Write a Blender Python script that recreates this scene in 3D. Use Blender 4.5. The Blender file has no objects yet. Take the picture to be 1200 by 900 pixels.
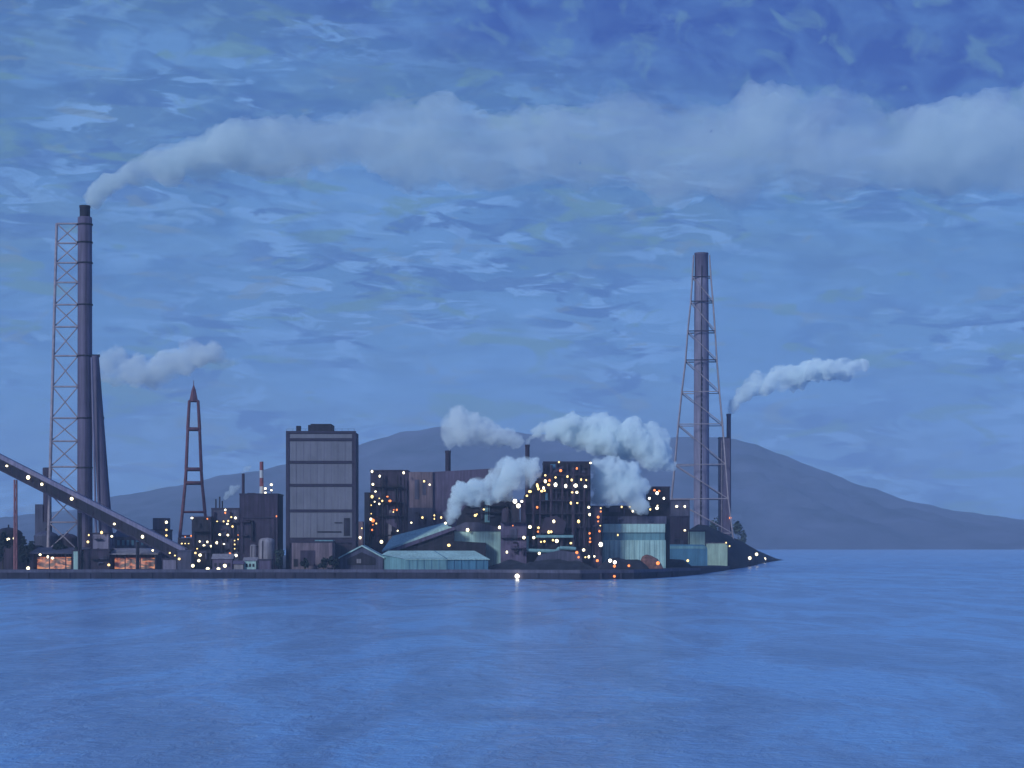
import bpy, bmesh, math, random
from mathutils import Vector, noise
sc = bpy.context.scene
COL = sc.collection
R = math.radians

# ------------------------------------------------------------------ camera, sky, sun, exposure
cd = bpy.data.cameras.new('camera'); cam = bpy.data.objects.new('camera', cd); COL.objects.link(cam)
cam.location = (0, 0, 16); cam.rotation_euler = (R(90), 0, 0)
cd.lens = 75; cd.sensor_width = 36; cd.shift_y = (638 - 450) / 1200.0
cd.clip_start = 1; cd.clip_end = 60000
sc.camera = cam
sc.view_settings.view_transform = 'Standard'; sc.view_settings.look = 'None'
sc.view_settings.gamma = 1; sc.view_settings.use_curve_mapping = False
sc.view_settings.exposure = 0.0
sc.cycles.volume_bounces = 14
sc.cycles.max_bounces = 14
sc.cycles.sample_clamp_indirect = 1.5
sc.cycles.volume_max_steps = 96

SUN_EL, SUN_ROT = R(24), R(218)        # weak afterglow, behind the camera and to its left
w = bpy.data.worlds.new('World'); sc.world = w; w.use_nodes = True
nt = w.node_tree; N = nt.nodes; L = nt.links
for n in list(N): N.remove(n)
def nd(t, nt_=None, **kw):
    n = (nt_ or nt).nodes.new(t)
    for k, v in kw.items(): setattr(n, k, v)
    return n
def mth(op, a, b=None, nt_=None, clamp=False):
    T = nt_ or nt
    n = T.nodes.new('ShaderNodeMath'); n.operation = op; n.use_clamp = clamp
    for i, v in enumerate((a, b)):
        if v is None: continue
        if isinstance(v, (int, float)): n.inputs[i].default_value = v
        else: T.links.new(v, n.inputs[i])
    return n.outputs[0]
def ramp(fac, stops, nt_=None):
    T = nt_ or nt
    r = T.nodes.new('ShaderNodeValToRGB'); e = r.color_ramp.elements
    while len(e) < len(stops): e.new(0.5)
    for k, (p, c) in enumerate(stops):
        e[k].position = p; e[k].color = (*c, 1) if len(c) == 3 else c
    T.links.new(fac, r.inputs[0]); return r.outputs[0]
def mixc(f, a, b, nt_=None, blend='MIX'):
    T = nt_ or nt
    m = T.nodes.new('ShaderNodeMix'); m.data_type = 'RGBA'; m.blend_type = blend
    if isinstance(f, (int, float)): m.inputs[0].default_value = f
    else: T.links.new(f, m.inputs[0])
    for i, v in ((6, a), (7, b)):
        if isinstance(v, tuple): m.inputs[i].default_value = (*v, 1)
        else: T.links.new(v, m.inputs[i])
    return m.outputs[2]
def noi(vec, scale, detail=4, rough=.55, dist=0, nt_=None):
    T = nt_ or nt
    n = T.nodes.new('ShaderNodeTexNoise'); n.inputs['Scale'].default_value = scale
    n.inputs['Detail'].default_value = detail; n.inputs['Roughness'].default_value = rough
    n.inputs['Distortion'].default_value = dist
    if vec is not None: T.links.new(vec, n.inputs['Vector'])
    return n.outputs['Fac']
def combine(x, y, z=0.0, nt_=None):
    T = nt_ or nt
    n = T.nodes.new('ShaderNodeCombineXYZ')
    for i, v in enumerate((x, y, z)):
        if isinstance(v, (int, float)): n.inputs[i].default_value = v
        else: T.links.new(v, n.inputs[i])
    return n.outputs[0]

sky = nd('ShaderNodeTexSky'); sky.sky_type = 'NISHITA'; sky.sun_disc = False
sky.sun_elevation = SUN_EL; sky.sun_rotation = SUN_ROT; sky.altitude = 0
sky.air_density = 1.6; sky.dust_density = .3; sky.ozone_density = 5.0
tc = nd('ShaderNodeTexCoord'); sp = nd('ShaderNodeSeparateXYZ'); L.new(tc.outputs['Generated'], sp.inputs[0])
X, Y, Z = sp.outputs
zc = mth('MAXIMUM', Z, 0.0)
# cloud deck seen in perspective: direction projected on a (softened) high plane
iv = mth('DIVIDE', 1.0, mth('ADD', zc, 0.16))
deck = combine(mth('MULTIPLY', X, iv), mth('MULTIPLY', Y, iv))
flat = combine(mth('MULTIPLY', X, 1.0), mth('MULTIPLY', Y, 1.0), mth('MULTIPLY', zc, 3.2))
big = noi(flat, 9.0, 5, .55, .6)
B0, W0 = (0, 0, 0), (1, 1, 1)
elev = ramp(mth('MULTIPLY', zc, 3.6), [(0, (.125, .275, .58)), (.25, (.117, .265, .57)), (.55, (.098, .225, .50)), (.80, (.080, .178, .41)), (1, (.070, .155, .37))])
c = mixc(.05, elev, mixc(1.0, sky.outputs[0], (.06, .06, .06), blend='MULTIPLY'))
up = ramp(zc, [(.10, (.15,) * 3), (.20, W0)])
def layer(fac, lo, hi, amt, col, mask=None):
    global c
    f = mth('MULTIPLY', ramp(fac, [(min(lo, hi), B0 if lo < hi else W0), (max(lo, hi), W0 if lo < hi else B0)]), amt)
    if mask is not None: f = mth('MULTIPLY', f, mask)
    c = mixc(f, c, col)
def banded(seed, kx, kz, det=4, dist=.8, rough=.55):      # cloud shreds drawn out along the horizon
    v = combine(mth('ADD', mth('MULTIPLY', X, kx), mth('MULTIPLY', zc, kx * .25)), seed, mth('MULTIPLY', zc, kz)); return noi(v, 1.0, det, rough, dist)
patch = ramp(noi(combine(X, 31.0, mth('MULTIPLY', zc, 1.8)), 11.0, 3, .5, .6), [(.40, (.15,) * 3), (.62, W0)])
layer(banded(3.0, 9, 38, 5), .48, .60, .60, (.145, .305, .64))
layer(banded(9.0, 8, 30, 5), .52, .64, .60, (.080, .190, .46))
layer(big, .50, .64, .45, (.125, .235, .42))
layer(banded(14.0, 30, 120, 4, 1.0), .515, .57, .9, (.180, .345, .69), patch)
layer(banded(21.0, 26, 95, 4, 1.0), .525, .58, .9, (.076, .170, .43), patch)
layer(banded(26.0, 20, 70, 4, .9), .575, .64, .75, (.130, .255, .37))
layer(banded(37.0, 24, 90, 4, .9), .60, .66, .5, (.17, .25, .38))
layer(banded(44.0, 55, 110, 4, .6), .54, .64, .45, (.15, .285, .52), up)
layer(banded(49.0, 48, 95, 4, .6), .53, .63, .50, (.065, .150, .40), up)
# deeper blue gap in the clouds, high up towards the right
gap = mth('ADD', mth('ADD', mth('MULTIPLY', mth('MINIMUM', X, .14), .7), mth('MULTIPLY', zc, 3.0)), mth('MULTIPLY', big, .22))
gap = mth('MULTIPLY', ramp(gap, [(.715, B0), (.82, W0)]), .9)
gd = banded(55.0, 46, 62, 4, .6)
gc = mixc(ramp(gd, [(.38, B0), (.64, W0)]), (.034, .085, .36), (.070, .160, .45))
gc = mixc(mth('MULTIPLY', ramp(banded(61.0, 58, 70, 4, .6), [(.55, B0), (.66, W0)]), .55), gc, (.13, .26, .42))
c = mixc(gap, c, gc)
c = mixc(1.0, c, (.985, 1.055, 1.06), blend='MULTIPLY')
bg = nd('ShaderNodeBackground'); L.new(c, bg.inputs[0]); bg.inputs[1].default_value = 1.0
wo = nd('ShaderNodeOutputWorld'); L.new(bg.outputs[0], wo.inputs[0])

sl = bpy.data.lights.new('sun', 'SUN'); sl.energy = 2.4; sl.angle = R(10); sl.color = (.72, .90, 1.0)
so = bpy.data.objects.new('sun', sl); COL.objects.link(so)
sd = Vector((math.sin(SUN_ROT) * math.cos(SUN_EL), math.cos(SUN_ROT) * math.cos(SUN_EL), math.sin(SUN_EL)))
so.rotation_euler = sd.to_track_quat('Z', 'Y').to_euler()

# ------------------------------------------------------------------ helpers
HOR, F, CH = 638.0, 2500.0, 16.0
GZ = 4.0
def px(x, D): return (x - 600.0) * D / F
def pz(y, D): return CH + (HOR - y) * D / F
def P(x, y, D): return Vector((px(x, D), D, pz(y, D)))

def mat(name, col, rough=.8, var=.25, scale=.15, streak=0.0, metal=0.0, bump=0.0):
    m = bpy.data.materials.new(name); m.use_nodes = True; T = m.node_tree
    b = T.nodes['Principled BSDF']; b.inputs['Roughness'].default_value = rough; b.inputs['Metallic'].default_value = metal
    b.inputs['Specular IOR Level'].default_value = .3
    t = T.nodes.new('ShaderNodeTexCoord')
    n1 = noi(t.outputs['Object'], scale, 6, .62, .3, T)
    f = ramp(n1, [(.30, (1 - var,) * 3), (.70, (1 + var,) * 3)], T)
    cc = mixc(1.0, (col[0], col[1], col[2]), f, T, 'MULTIPLY')
    if streak:
        mp = T.nodes.new('ShaderNodeMapping'); mp.inputs['Scale'].default_value = (1.1, 1.1, .05)
        T.links.new(t.outputs['Object'], mp.inputs[0])
        n2 = noi(mp.outputs[0], .9, 5, .6, .2, T)
        g = ramp(n2, [(.38, (1 - streak,) * 3), (.62, (1 + streak * .6,) * 3)], T)
        cc = mixc(1.0, cc, g, T, 'MULTIPLY')
    T.links.new(cc, b.inputs['Base Color'])
    if bump:
        bn = T.nodes.new('ShaderNodeBump'); bn.inputs['Strength'].default_value = bump
        T.links.new(noi(t.outputs['Object'], scale * 6, 4, .6, 0, T), bn.inputs['Height']); bn.inputs['Distance'].default_value = max(.1, .02 / scale)
        T.links.new(bn.outputs[0], b.inputs['Normal'])
    return m
def emat(name, col, st):
    m = bpy.data.materials.new(name); m.use_nodes = True; T = m.node_tree
    b = T.nodes['Principled BSDF']; b.inputs['Base Color'].default_value = (*[min(1, v * .8) for v in col], 1)
    b.inputs['Emission Color'].default_value = (*col, 1); b.inputs['Emission Strength'].default_value = st
    return m
M = dict(
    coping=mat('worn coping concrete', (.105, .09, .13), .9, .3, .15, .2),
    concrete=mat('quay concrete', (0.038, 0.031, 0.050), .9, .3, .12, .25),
    asphalt=mat('yard ground', (0.047, 0.039, 0.055), .95, .35, .05),
    earth=mat('dark coal earth', (0.025, 0.023, 0.034), 1, .45, .2, bump=.6),
    dark=mat('sooty steel', (0.024, 0.016, 0.026), .7, .5, .12, .4),
    dark2=mat('sooty brown cladding', (0.053, 0.033, 0.057), .8, .35, .10, .35),
    slate=mat('slate blue cladding', (0.079, 0.069, 0.110), .8, .3, .1, .3),
    panel=mat('grey wall panels', (0.189, 0.165, 0.192), .75, .14, .08, .09),
    frame=mat('dark steel frame', (0.039, 0.025, 0.047), .7, .25, .3),
    violet=mat('violet grey cladding', (0.124, 0.086, 0.144), .8, .25, .09, .3),
    pinky=mat('faded pink cladding', (0.187, 0.122, 0.142), .85, .25, .1, .35),
    flue=mat('grey violet flue paint', (0.118, 0.085, 0.137), .6, .2, .08, .25),
    flue2=mat('pale violet flue paint', (0.214, 0.173, 0.248), .6, .18, .08, .22),
    rust=mat('rust red painted steel', (0.270, 0.100, 0.110), .7, .3, .4),
    lattice=mat('weathered lattice steel', (.36, .27, .29), .7, .3, .4),
    teal=mat('pale teal sheet', (0.414, 0.551, 0.510), .7, .18, .1, .2),
    teal2=mat('mid teal sheet', (0.160, 0.290, 0.330), .7, .2, .1, .2),
    blue=mat('blue sheet cladding', (0.069, 0.175, 0.274), .65, .2, .1, .15),
    green=mat('pale green sheet', (0.420, 0.500, 0.380), .75, .18, .1, .2),
    pale=mat('pale grey render', (0.285, 0.230, 0.253), .85, .25, .12, .3),
    redband=mat('chimney red', (.25, .07, .08), .7, .15, .3),
    white=mat('chimney white', (.55, .52, .55), .7, .1, .3),
    red=mat('rusty red stock', (.20, .085, .07), .95, .6, .6, bump=.8),
    bark=mat('bark', (.07, .055, .045), .95, .3, 1.0),
    leaf=mat('evergreen foliage', (0.019, 0.028, 0.027), .9, .4, .5),
    leafp=mat('grey green foliage', (.07, .09, .075), .9, .4, .5),
)
E = dict(q=emat('added glint lamp', (1.0, .92, .70), 14.0),  # q: strong glow of the lamp added for the white water glint
    y=emat('lamp warm', (1.0, .70, .26), 2.6), w=emat('lamp white', (1.0, .86, .54), 3.6),
    o=emat('lamp orange', (1.0, .26, .06), 1.8), f=emat('floodlight', (1.0, .92, .72), 5.0),
)
def lit_mat():
    m = bpy.data.materials.new('lit shed interior'); m.use_nodes = True; T = m.node_tree
    b = T.nodes['Principled BSDF']; t = T.nodes.new('ShaderNodeTexCoord')
    mp = T.nodes.new('ShaderNodeMapping'); mp.inputs['Scale'].default_value = (.16, .16, .5)
    T.links.new(t.outputs['Object'], mp.inputs[0])
    c1 = ramp(noi(mp.outputs[0], 1.0, 4, .6, .5, T), [(.44, (.03, .012, .015)), (.51, (.55, .14, .06)), (.59, (.95, .38, .12)), (.72, (1, .52, .20))], T)
    b.inputs['Base Color'].default_value = (.3, .2, .15, 1)
    T.links.new(c1, b.inputs['Emission Color']); b.inputs['Emission Strength'].default_value = .75
    return m
M['lit'] = lit_mat()

class MB:
    def __init__(s): s.v = []; s.f = []; s.mi = []; s.sm = []
    def add(s, vs, fs, mi=0, smooth=False):
        o = len(s.v); s.v += [tuple(v) for v in vs]
        for f in fs: s.f.append([o + i for i in f]); s.mi.append(mi); s.sm.append(smooth)
    def box(s, x0, x1, y0, y1, z0, z1, mi=0):
        s.add([(x0, y0, z0), (x1, y0, z0), (x1, y1, z0), (x0, y1, z0), (x0, y0, z1), (x1, y0, z1), (x1, y1, z1), (x0, y1, z1)],
              [(0, 3, 2, 1), (4, 5, 6, 7), (0, 1, 5, 4), (1, 2, 6, 5), (2, 3, 7, 6), (3, 0, 4, 7)], mi); return s
    def pbox(s, x0, x1, y0, y1, D, dep, mi=0):      # measured on the picture, built at its real size at distance D
        z0 = GZ if y1 is None else pz(y1, D)
        return s.box(px(x0, D), px(x1, D), D, D + dep, z0, pz(y0, D), mi)
    def prism(s, prof, y0, y1, mi=0):               # prof: (x,z) polygon, extruded along depth
        n = len(prof)
        vs = [(x, y0, z) for x, z in prof] + [(x, y1, z) for x, z in prof]
        fs = [list(range(n)), list(range(2 * n - 1, n - 1, -1))] + [((i + 1) % n, i, n + i, n + (i + 1) % n) for i in range(n)]
        s.add(vs, fs, mi); return s
    def pprism(s, prof, D, dep, mi=0): return s.prism([(px(x, D), pz(y, D)) for x, y in prof], D, D + dep, mi)
    def tube(s, a, b, r, r2=None, n=8, mi=0, smooth=True):
        a = Vector(a); b = Vector(b); r2 = r if r2 is None else r2
        d = (b - a).normalized(); u = d.cross(Vector((0, 0, 1)))
        if u.length < 1e-3: u = Vector((1, 0, 0))
        u.normalize(); v = d.cross(u)
        vs = []
        for p, q in ((a, r), (b, r2)):
            for i in range(n):
                t = 2 * math.pi * (i + .5) / n; vs.append(p + (u * math.cos(t) + v * math.sin(t)) * q)
        s.add(vs, [(i, (i + 1) % n, n + (i + 1) % n, n + i) for i in range(n)], mi, smooth)
        s.add(vs[:n], [list(range(n - 1, -1, -1))], mi); s.add(vs[n:], [list(range(n))], mi); return s
    def lathe(s, cx, cy, prof, n=24, mi=0):         # prof: (radius, z) from bottom to top
        k = len(prof); vs = [(cx + r * math.cos(2 * math.pi * i / n), cy + r * math.sin(2 * math.pi * i / n), z) for r, z in prof for i in range(n)]
        fs = [(j * n + i, j * n + (i + 1) % n, (j + 1) * n + (i + 1) % n, (j + 1) * n + i) for j in range(k - 1) for i in range(n)]
        s.add(vs, fs, mi, True); s.add(vs[-n:], [list(range(n))], mi); return s
    def mesh(s, name, mats, off=(0, 0, 0)):
        me = bpy.data.meshes.new(name); ox, oy, oz = off
        me.from_pydata([(x - ox, y - oy, z - oz) for x, y, z in s.v], [], s.f)
        for m_ in (mats if isinstance(mats, (list, tuple)) else [mats]): me.materials.append(m_)
        me.polygons.foreach_set('material_index', s.mi); me.polygons.foreach_set('use_smooth', s.sm)
        me.update(); return me

def props(o, label=None, cat=None, group=None, kind=None):
    for k, v in (('label', label), ('category', cat), ('group', group), ('kind', kind)):
        if v: o[k] = v
    return o
def root_of(o):
    while o.parent: o = o.parent
    return o
def thing(name, label, cat, x, D, group=None, z=GZ):
    o = bpy.data.objects.new(name, None); COL.objects.link(o); o.empty_display_size = 1
    o.location = (px(x, D), D, z); return props(o, label, cat, group)
def part(name, mb, mats, parent):
    base = root_of(parent).location
    o = bpy.data.objects.new(name, mb.mesh(name, mats, base)); COL.objects.link(o); o.parent = parent; return o
def solo(name, mb, mats, label, cat, x, D, group=None, z=GZ, kind=None):
    base = (px(x, D), D, z)
    o = bpy.data.objects.new(name, mb.mesh(name, mats, base)); COL.objects.link(o); o.location = base
    return props(o, label, cat, group, kind)
def struct(name, mb, mats, kind='structure'):
    o = bpy.data.objects.new(name, mb.mesh(name, mats)); COL.objects.link(o); o['kind'] = kind; return o

# lamps fixed to a building: glowing globe in a small steel bracket
LM = {}; LR = random.Random(2)
def lamp_mesh(kind, r):
    k = (kind, r)
    if k not in LM:
        m = MB(); n = 10
        m.lathe(0, 0, [(.01, -r), (r * .7, -r * .72), (r, 0), (r * .7, r * .72), (.01, r)], n, 0)
        m.box(-r * .12, r * .12, r * .5, r * 2.0, r * .8, r * 1.05, 1)
        LM[k] = m.mesh('lamp', [E[kind], M['frame']])
    return LM[k]
def lamps(parent, D, pts):
    base = root_of(parent).location
    for p in pts:
        x, y = p[0], p[1]; kd = p[2] if len(p) > 2 else 'y'; r = p[3] if len(p) > 3 else .62
        o = bpy.data.objects.new('lamp', lamp_mesh(kd, round(r * .6 * LR.choice((.85, 1, 1, 1.2)), 2))); COL.objects.link(o); o.parent = parent
        o.location = P(x, y, D - r * 1.2) - base; o.scale = (LR.uniform(.8, 1.25), 1, LR.uniform(.75, 1.3))
def pipes(parent, D, lst, m='dark'):
    for (x0, y0, x1, y1, r) in lst:
        b = MB(); b.tube(P(x0, y0, D), P(x1, y1, D), r, n=10); part('pipe', b, M[m], parent)
def platform(parent, x0, x1, y, D, dep=3, m='dark', name='platform'):
    b = MB(); z = pz(y, D); X0, X1 = px(x0, D), px(x1, D)
    b.box(X0, X1, D, D + dep, z - .35, z)
    n = max(2, int((X1 - X0) / 3))
    for i in range(n + 1):
        xx = X0 + .1 + (X1 - X0 - .2) * i / n; b.box(xx - .06, xx + .06, D + .02, D + .14, z, z + 1.1)
    b.box(X0, X1, D + .16, D + .24, z + 1.02, z + 1.14); b.box(X0, X1, D + .16, D + .24, z + .5, z + .6)
    return part(name, b, M[m], parent)

def clutter(t, x0, x1, y0, y1, D, n, seed, ms=('dark', 'frame', 'slate', 'dark2')):
    r = random.Random(seed)
    for _ in range(n):
        k = r.random(); x = r.uniform(x0 + 1, x1 - 1); y = r.uniform(y0 + 2, y1 - 2); m = r.choice(ms); b = MB()
        if k < .4:
            rr = r.uniform(.25, .7); yb = min(y1, y + r.uniform(12, 40)); b.tube(P(x, y, D - rr - .2), P(x, yb, D - rr - .2), rr, n=8); x2 = min(x1 - .5, max(x0 + .5, x + r.choice((-1, 1)) * r.uniform(2, 7)))
            b.tube(P(x, y, D - rr - .2), P(x2, y, D - rr - .2), rr, n=8); part('pipe', b, M[m], t)
        elif k < .6:
            w_ = r.uniform(1.5, 5); h_ = r.uniform(2, 6); b.pbox(x, min(x1, x + w_), y, min(y1, y + h_), D - 1.1, 1.0); part('duct', b, M[m], t)
        elif k < .8:
            w_ = r.uniform(4, 9); platform(t, max(x0, x - w_), min(x1, x + w_), y, D - 2.1, 1.9, m)
        else:
            yb = min(y1, y + r.uniform(10, 30)); X_ = px(x, D)
            b.box(X_ - .3, X_ - .2, D - .35, D - .25, pz(yb, D), pz(y, D)); b.box(X_ + .2, X_ + .3, D - .35, D - .25, pz(yb, D), pz(y, D))
            zz_ = pz(yb, D)
            while zz_ < pz(y, D): b.box(X_ - .2, X_ + .2, D - .34, D - .26, zz_, zz_ + .08); zz_ += .8
            part('ladder', b, M[m], t)

# ------------------------------------------------------------------ the setting: water, land, hills
def water_mat():
    m = bpy.data.materials.new('sea water'); m.use_nodes = True; T = m.node_tree; b = T.nodes['Principled BSDF']
    t = T.nodes.new('ShaderNodeTexCoord')
    def mp(sx, sy):
        q = T.nodes.new('ShaderNodeMapping'); q.inputs['Scale'].default_value = (sx, sy, 1); T.links.new(t.outputs['Object'], q.inputs[0]); return q.outputs[0]
    pat = noi(mp(.045, .012), 1.0, 8, .68, .8, T)
    pat2 = noi(mp(.09, .02), 1.0, 5, .6, .8, T)
    cc = ramp(pat, [(.40, (.165, .285, .49)), (.50, (.215, .355, .59)), (.57, (.225, .44, .75))], T)
    cc = mixc(mth('MULTIPLY', ramp(pat2, [(.5, (0, 0, 0)), (.68, (1, 1, 1))], T), .5, T), cc, (.24, .46, .80), T)
    T.links.new(cc, b.inputs['Base Color'])
    b.inputs['Roughness'].default_value = .20; b.inputs['IOR'].default_value = 1.33
    bn = T.nodes.new('ShaderNodeBump'); bn.inputs['Strength'].default_value = 1.0; bn.inputs['Distance'].default_value = .8
    h = mth('ADD', mth('MULTIPLY', noi(mp(.35, .22), 1.0, 6, .65, .5, T), 1.0, T), mth('MULTIPLY', pat2, .6, T), T)
    T.links.new(h, bn.inputs['Height']); T.links.new(bn.outputs[0], b.inputs['Normal'])
    return m
wm = MB(); wm.add([(-16000, -300, 0), (16000, -300, 0), (16000, 30000, 0), (-16000, 30000, 0)], [(0, 1, 2, 3)])
struct('sea', wm, water_mat())

SHORE = [(-900, 678), (-300, 678), (0, 678.3), (300, 678), (560, 678.3), (680, 679.3), (743, 678.6), (770, 677.3), (795, 675.5), (821, 672.8), (847, 668.9), (873, 664.2), (895, 659.2), (912, 656.2)]
shore = []
for x, y in SHORE:
    D = CH * F / (y - HOR); shore.append((px(x, D), D))
def shoreD(x):
    for (a, ya), (b, yb) in zip(SHORE, SHORE[1:]):
        if a <= x <= b: return CH * F / (ya + (yb - ya) * (x - a) / (b - a) - HOR)
    return 1000
back = [(shore[-1][0] - 15, 2350), (150, 2600), (-900, 3300), (-2500, 3400), (-2500, 1000)]
# land: flat top inside the coast, sinking to the waterline at the tip
gz = [GZ] * 8 + [3.7, 3.1, 2.4, 1.8, 1.2, .6]
land = MB(); ring = [(x, y, z) for (x, y), z in zip(shore, gz)] + [(x, y, 1.5) for x, y in back]
n = len(ring)
land.add(ring, [list(range(n))])
struct('ground', land, M['asphalt'])
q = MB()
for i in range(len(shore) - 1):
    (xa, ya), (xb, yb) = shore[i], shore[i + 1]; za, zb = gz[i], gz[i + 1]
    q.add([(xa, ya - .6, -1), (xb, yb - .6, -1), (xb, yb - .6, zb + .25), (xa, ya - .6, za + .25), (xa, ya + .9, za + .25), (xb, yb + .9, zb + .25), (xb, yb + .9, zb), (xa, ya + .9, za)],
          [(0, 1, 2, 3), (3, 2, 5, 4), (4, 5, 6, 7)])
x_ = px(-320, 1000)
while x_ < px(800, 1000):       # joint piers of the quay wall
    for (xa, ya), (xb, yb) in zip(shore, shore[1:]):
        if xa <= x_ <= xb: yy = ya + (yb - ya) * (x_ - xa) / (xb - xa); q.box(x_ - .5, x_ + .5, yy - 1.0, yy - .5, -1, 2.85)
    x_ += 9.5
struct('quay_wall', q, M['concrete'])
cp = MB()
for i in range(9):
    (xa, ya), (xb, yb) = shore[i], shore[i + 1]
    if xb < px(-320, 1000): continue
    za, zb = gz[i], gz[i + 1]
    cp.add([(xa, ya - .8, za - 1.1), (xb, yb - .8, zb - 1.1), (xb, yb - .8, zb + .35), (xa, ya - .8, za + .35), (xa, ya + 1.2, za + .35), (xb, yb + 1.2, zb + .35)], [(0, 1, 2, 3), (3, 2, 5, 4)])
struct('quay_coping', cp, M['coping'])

# hills: real relief, crest heights read off the skyline
RIDGE = [(-500, 596), (-250, 604), (-60, 607), (0, 607), (40, 602), (80, 598), (115, 590), (134, 580), (160, 577), (200, 570), (240, 562), (260, 556), (300, 551), (335, 543), (380, 531), (420, 519), (450, 510), (480, 503), (520, 498), (570, 501), (640, 507), (700, 511), (760, 512), (810, 510), (855, 511), (880, 518), (911, 530), (960, 549), (1010, 568), (1070, 588), (1130, 600), (1200, 609), (1300, 617), (1500, 625)]
def ridge_y(x):
    if x <= RIDGE[0][0]: return RIDGE[0][1]
    for (a, ya), (b, yb) in zip(RIDGE, RIDGE[1:]):
        if a <= x <= b:
            t = (x - a) / (b - a); t = t * t * (3 - 2 * t) * .5 + t * .5
            return ya + (yb - ya) * t
    return RIDGE[-1][1]
HD = 9000
hm = MB(); vs = []; NX, NY = 260, 56
for j in range(NY + 1):
    t = j / NY; yy = 6600 + 4400 * t
    for i in range(NX + 1):
        x_ = -500 + 2000 * i / NX; xx = px(x_, HD)
        H = pz(ridge_y(x_), HD)
        s_ = abs(t - .545) / .5
        prof = max(0, 1 - s_) ** .85
        p = Vector((xx * .0019, yy * .0013, 0)); rr = 1 - abs(noise.fractal(p, .9, 2.1, 5))
        h = H * prof * (1 - (1 - prof) * 1.0 * (1 - rr)) + noise.fractal(p * 6, .9, 2.1, 4) * 10 * min(1, prof * 3) * (1 if prof < .9 else .5)
        vs.append((xx, yy, h - 4 * (prof < .02)))
hm.add(vs, [(j * (NX + 1) + i, j * (NX + 1) + i + 1, (j + 1) * (NX + 1) + i + 1, (j + 1) * (NX + 1) + i) for j in range(NY) for i in range(NX)], 0, True)
hillm = mat('forested hillside', (.070, .062, .085), 1, .8, .0035, bump=.5)
struct('hills', hm, hillm)

# headland: dark slope running down to the tip of the spit
hl = MB(); prof = [(786, 1320, 634), (803, 1350, 624), (818, 1385, 615), (829, 1400, 616), (847, 1420, 624.5), (868, 1500, 633), (888, 1700, 645), (901, 1900, 651), (914, 2130, 656.0)]
vs = []
K = 10
for (x, Dr, y) in prof:
    Df = shoreD(min(x, 911)) + 12
    if x < 852: Df = max(Df, 1362)
    Dr = max(Dr, Df + 28); top = pz(y, Dr + 0.0); wdt = max(18, Dr - Df)
    for k in range(K + 1):
        t = k / K; d = Df + (wdt) * 2 * t if t <= .5 else Dr + wdt * (t - .5) * 2
        d = Df + (Dr - Df) * min(1, t * 2) + max(0, t - .5) * 2 * wdt
        hgt = 1 - abs(t - .5) * 2
        g = .9
        z = g + (top - g) * (hgt ** .8)
        xx = px(x, Dr) * (1 + .0 * k)
        z += noise.fractal(Vector((xx * .03, d * .01, 0)), .9, 2, 4) * 1.6 * hgt * min(1, (top - 1) / 8)
        vs.append((xx, d, z))
hl.add(vs, [(i * (K + 1) + k, (i + 1) * (K + 1) + k, (i + 1) * (K + 1) + k + 1, i * (K + 1) + k + 1) for i in range(len(prof) - 1) for k in range(K)], 0, True)
struct('headland', hl, M['earth'])

# ------------------------------------------------------------------ vegetation
def crown_mesh(seed, rx, rz, nleaf=520):
    r = random.Random(seed); m = MB(); lobes = []
    for _ in range(9):
        a = r.uniform(0, 6.28); q_ = r.uniform(.1, .75)
        lobes.append((rx * q_ * math.cos(a), rx * q_ * math.sin(a), rz * r.uniform(-.55, .75), r.uniform(.28, .5)))
    for _ in range(nleaf):
        lx, ly, lz, lr = r.choice(lobes)
        d = Vector((r.gauss(0, 1), r.gauss(0, 1), r.gauss(0, 1))).normalized() * (r.random() ** .4) * lr
        c_ = Vector((lx + d.x * rx, ly + d.y * rx, lz + d.z * rz)); s_ = r.uniform(.5, 1.0) * min(rx, rz) / 4
        u = Vector((r.gauss(0, 1), r.gauss(0, 1), r.gauss(0, 1))).normalized(); v = u.orthogonal().normalized()
        m.add([c_ - u * s_, c_ + v * s_ * .7, c_ + u * s_, c_ - v * s_ * .7], [(0, 1, 2, 3)])
    return m
CR = {}
def tree(x, D, ytop, wpx, label, m='leaf', seed=0, name='tree', group=None):
    base = GZ; top = pz(ytop, D); H = top - base; rx = wpx * D / F / 2; rz = H * .46
    t = props(bpy.data.objects.new(name, None), label, 'shrub' if name == 'shrub' else 'tree', group); COL.objects.link(t)
    t.location = (px(x, D), D, base)
    c_ = crown_mesh(seed, rx, rz); o = bpy.data.objects.new('crown', c_.mesh('crown', M[m])); COL.objects.link(o); o.parent = t; o.location = (0, 0, H - rz * 1.0)
    b = MB(); b.tube((0, 0, -.2), (0.1, 0, H * .6), .09 * rx + .12, .06, 7)
    for k in range(4):
        a = k * 1.7 + seed; b.tube((0, 0, H * .3), (math.cos(a) * rx * .5, math.sin(a) * rx * .5, H * .7), .12, .04, 5)
    o = bpy.data.objects.new('trunk', b.mesh('trunk', M['bark'])); COL.objects.link(o); o.parent = t
    return t

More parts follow.
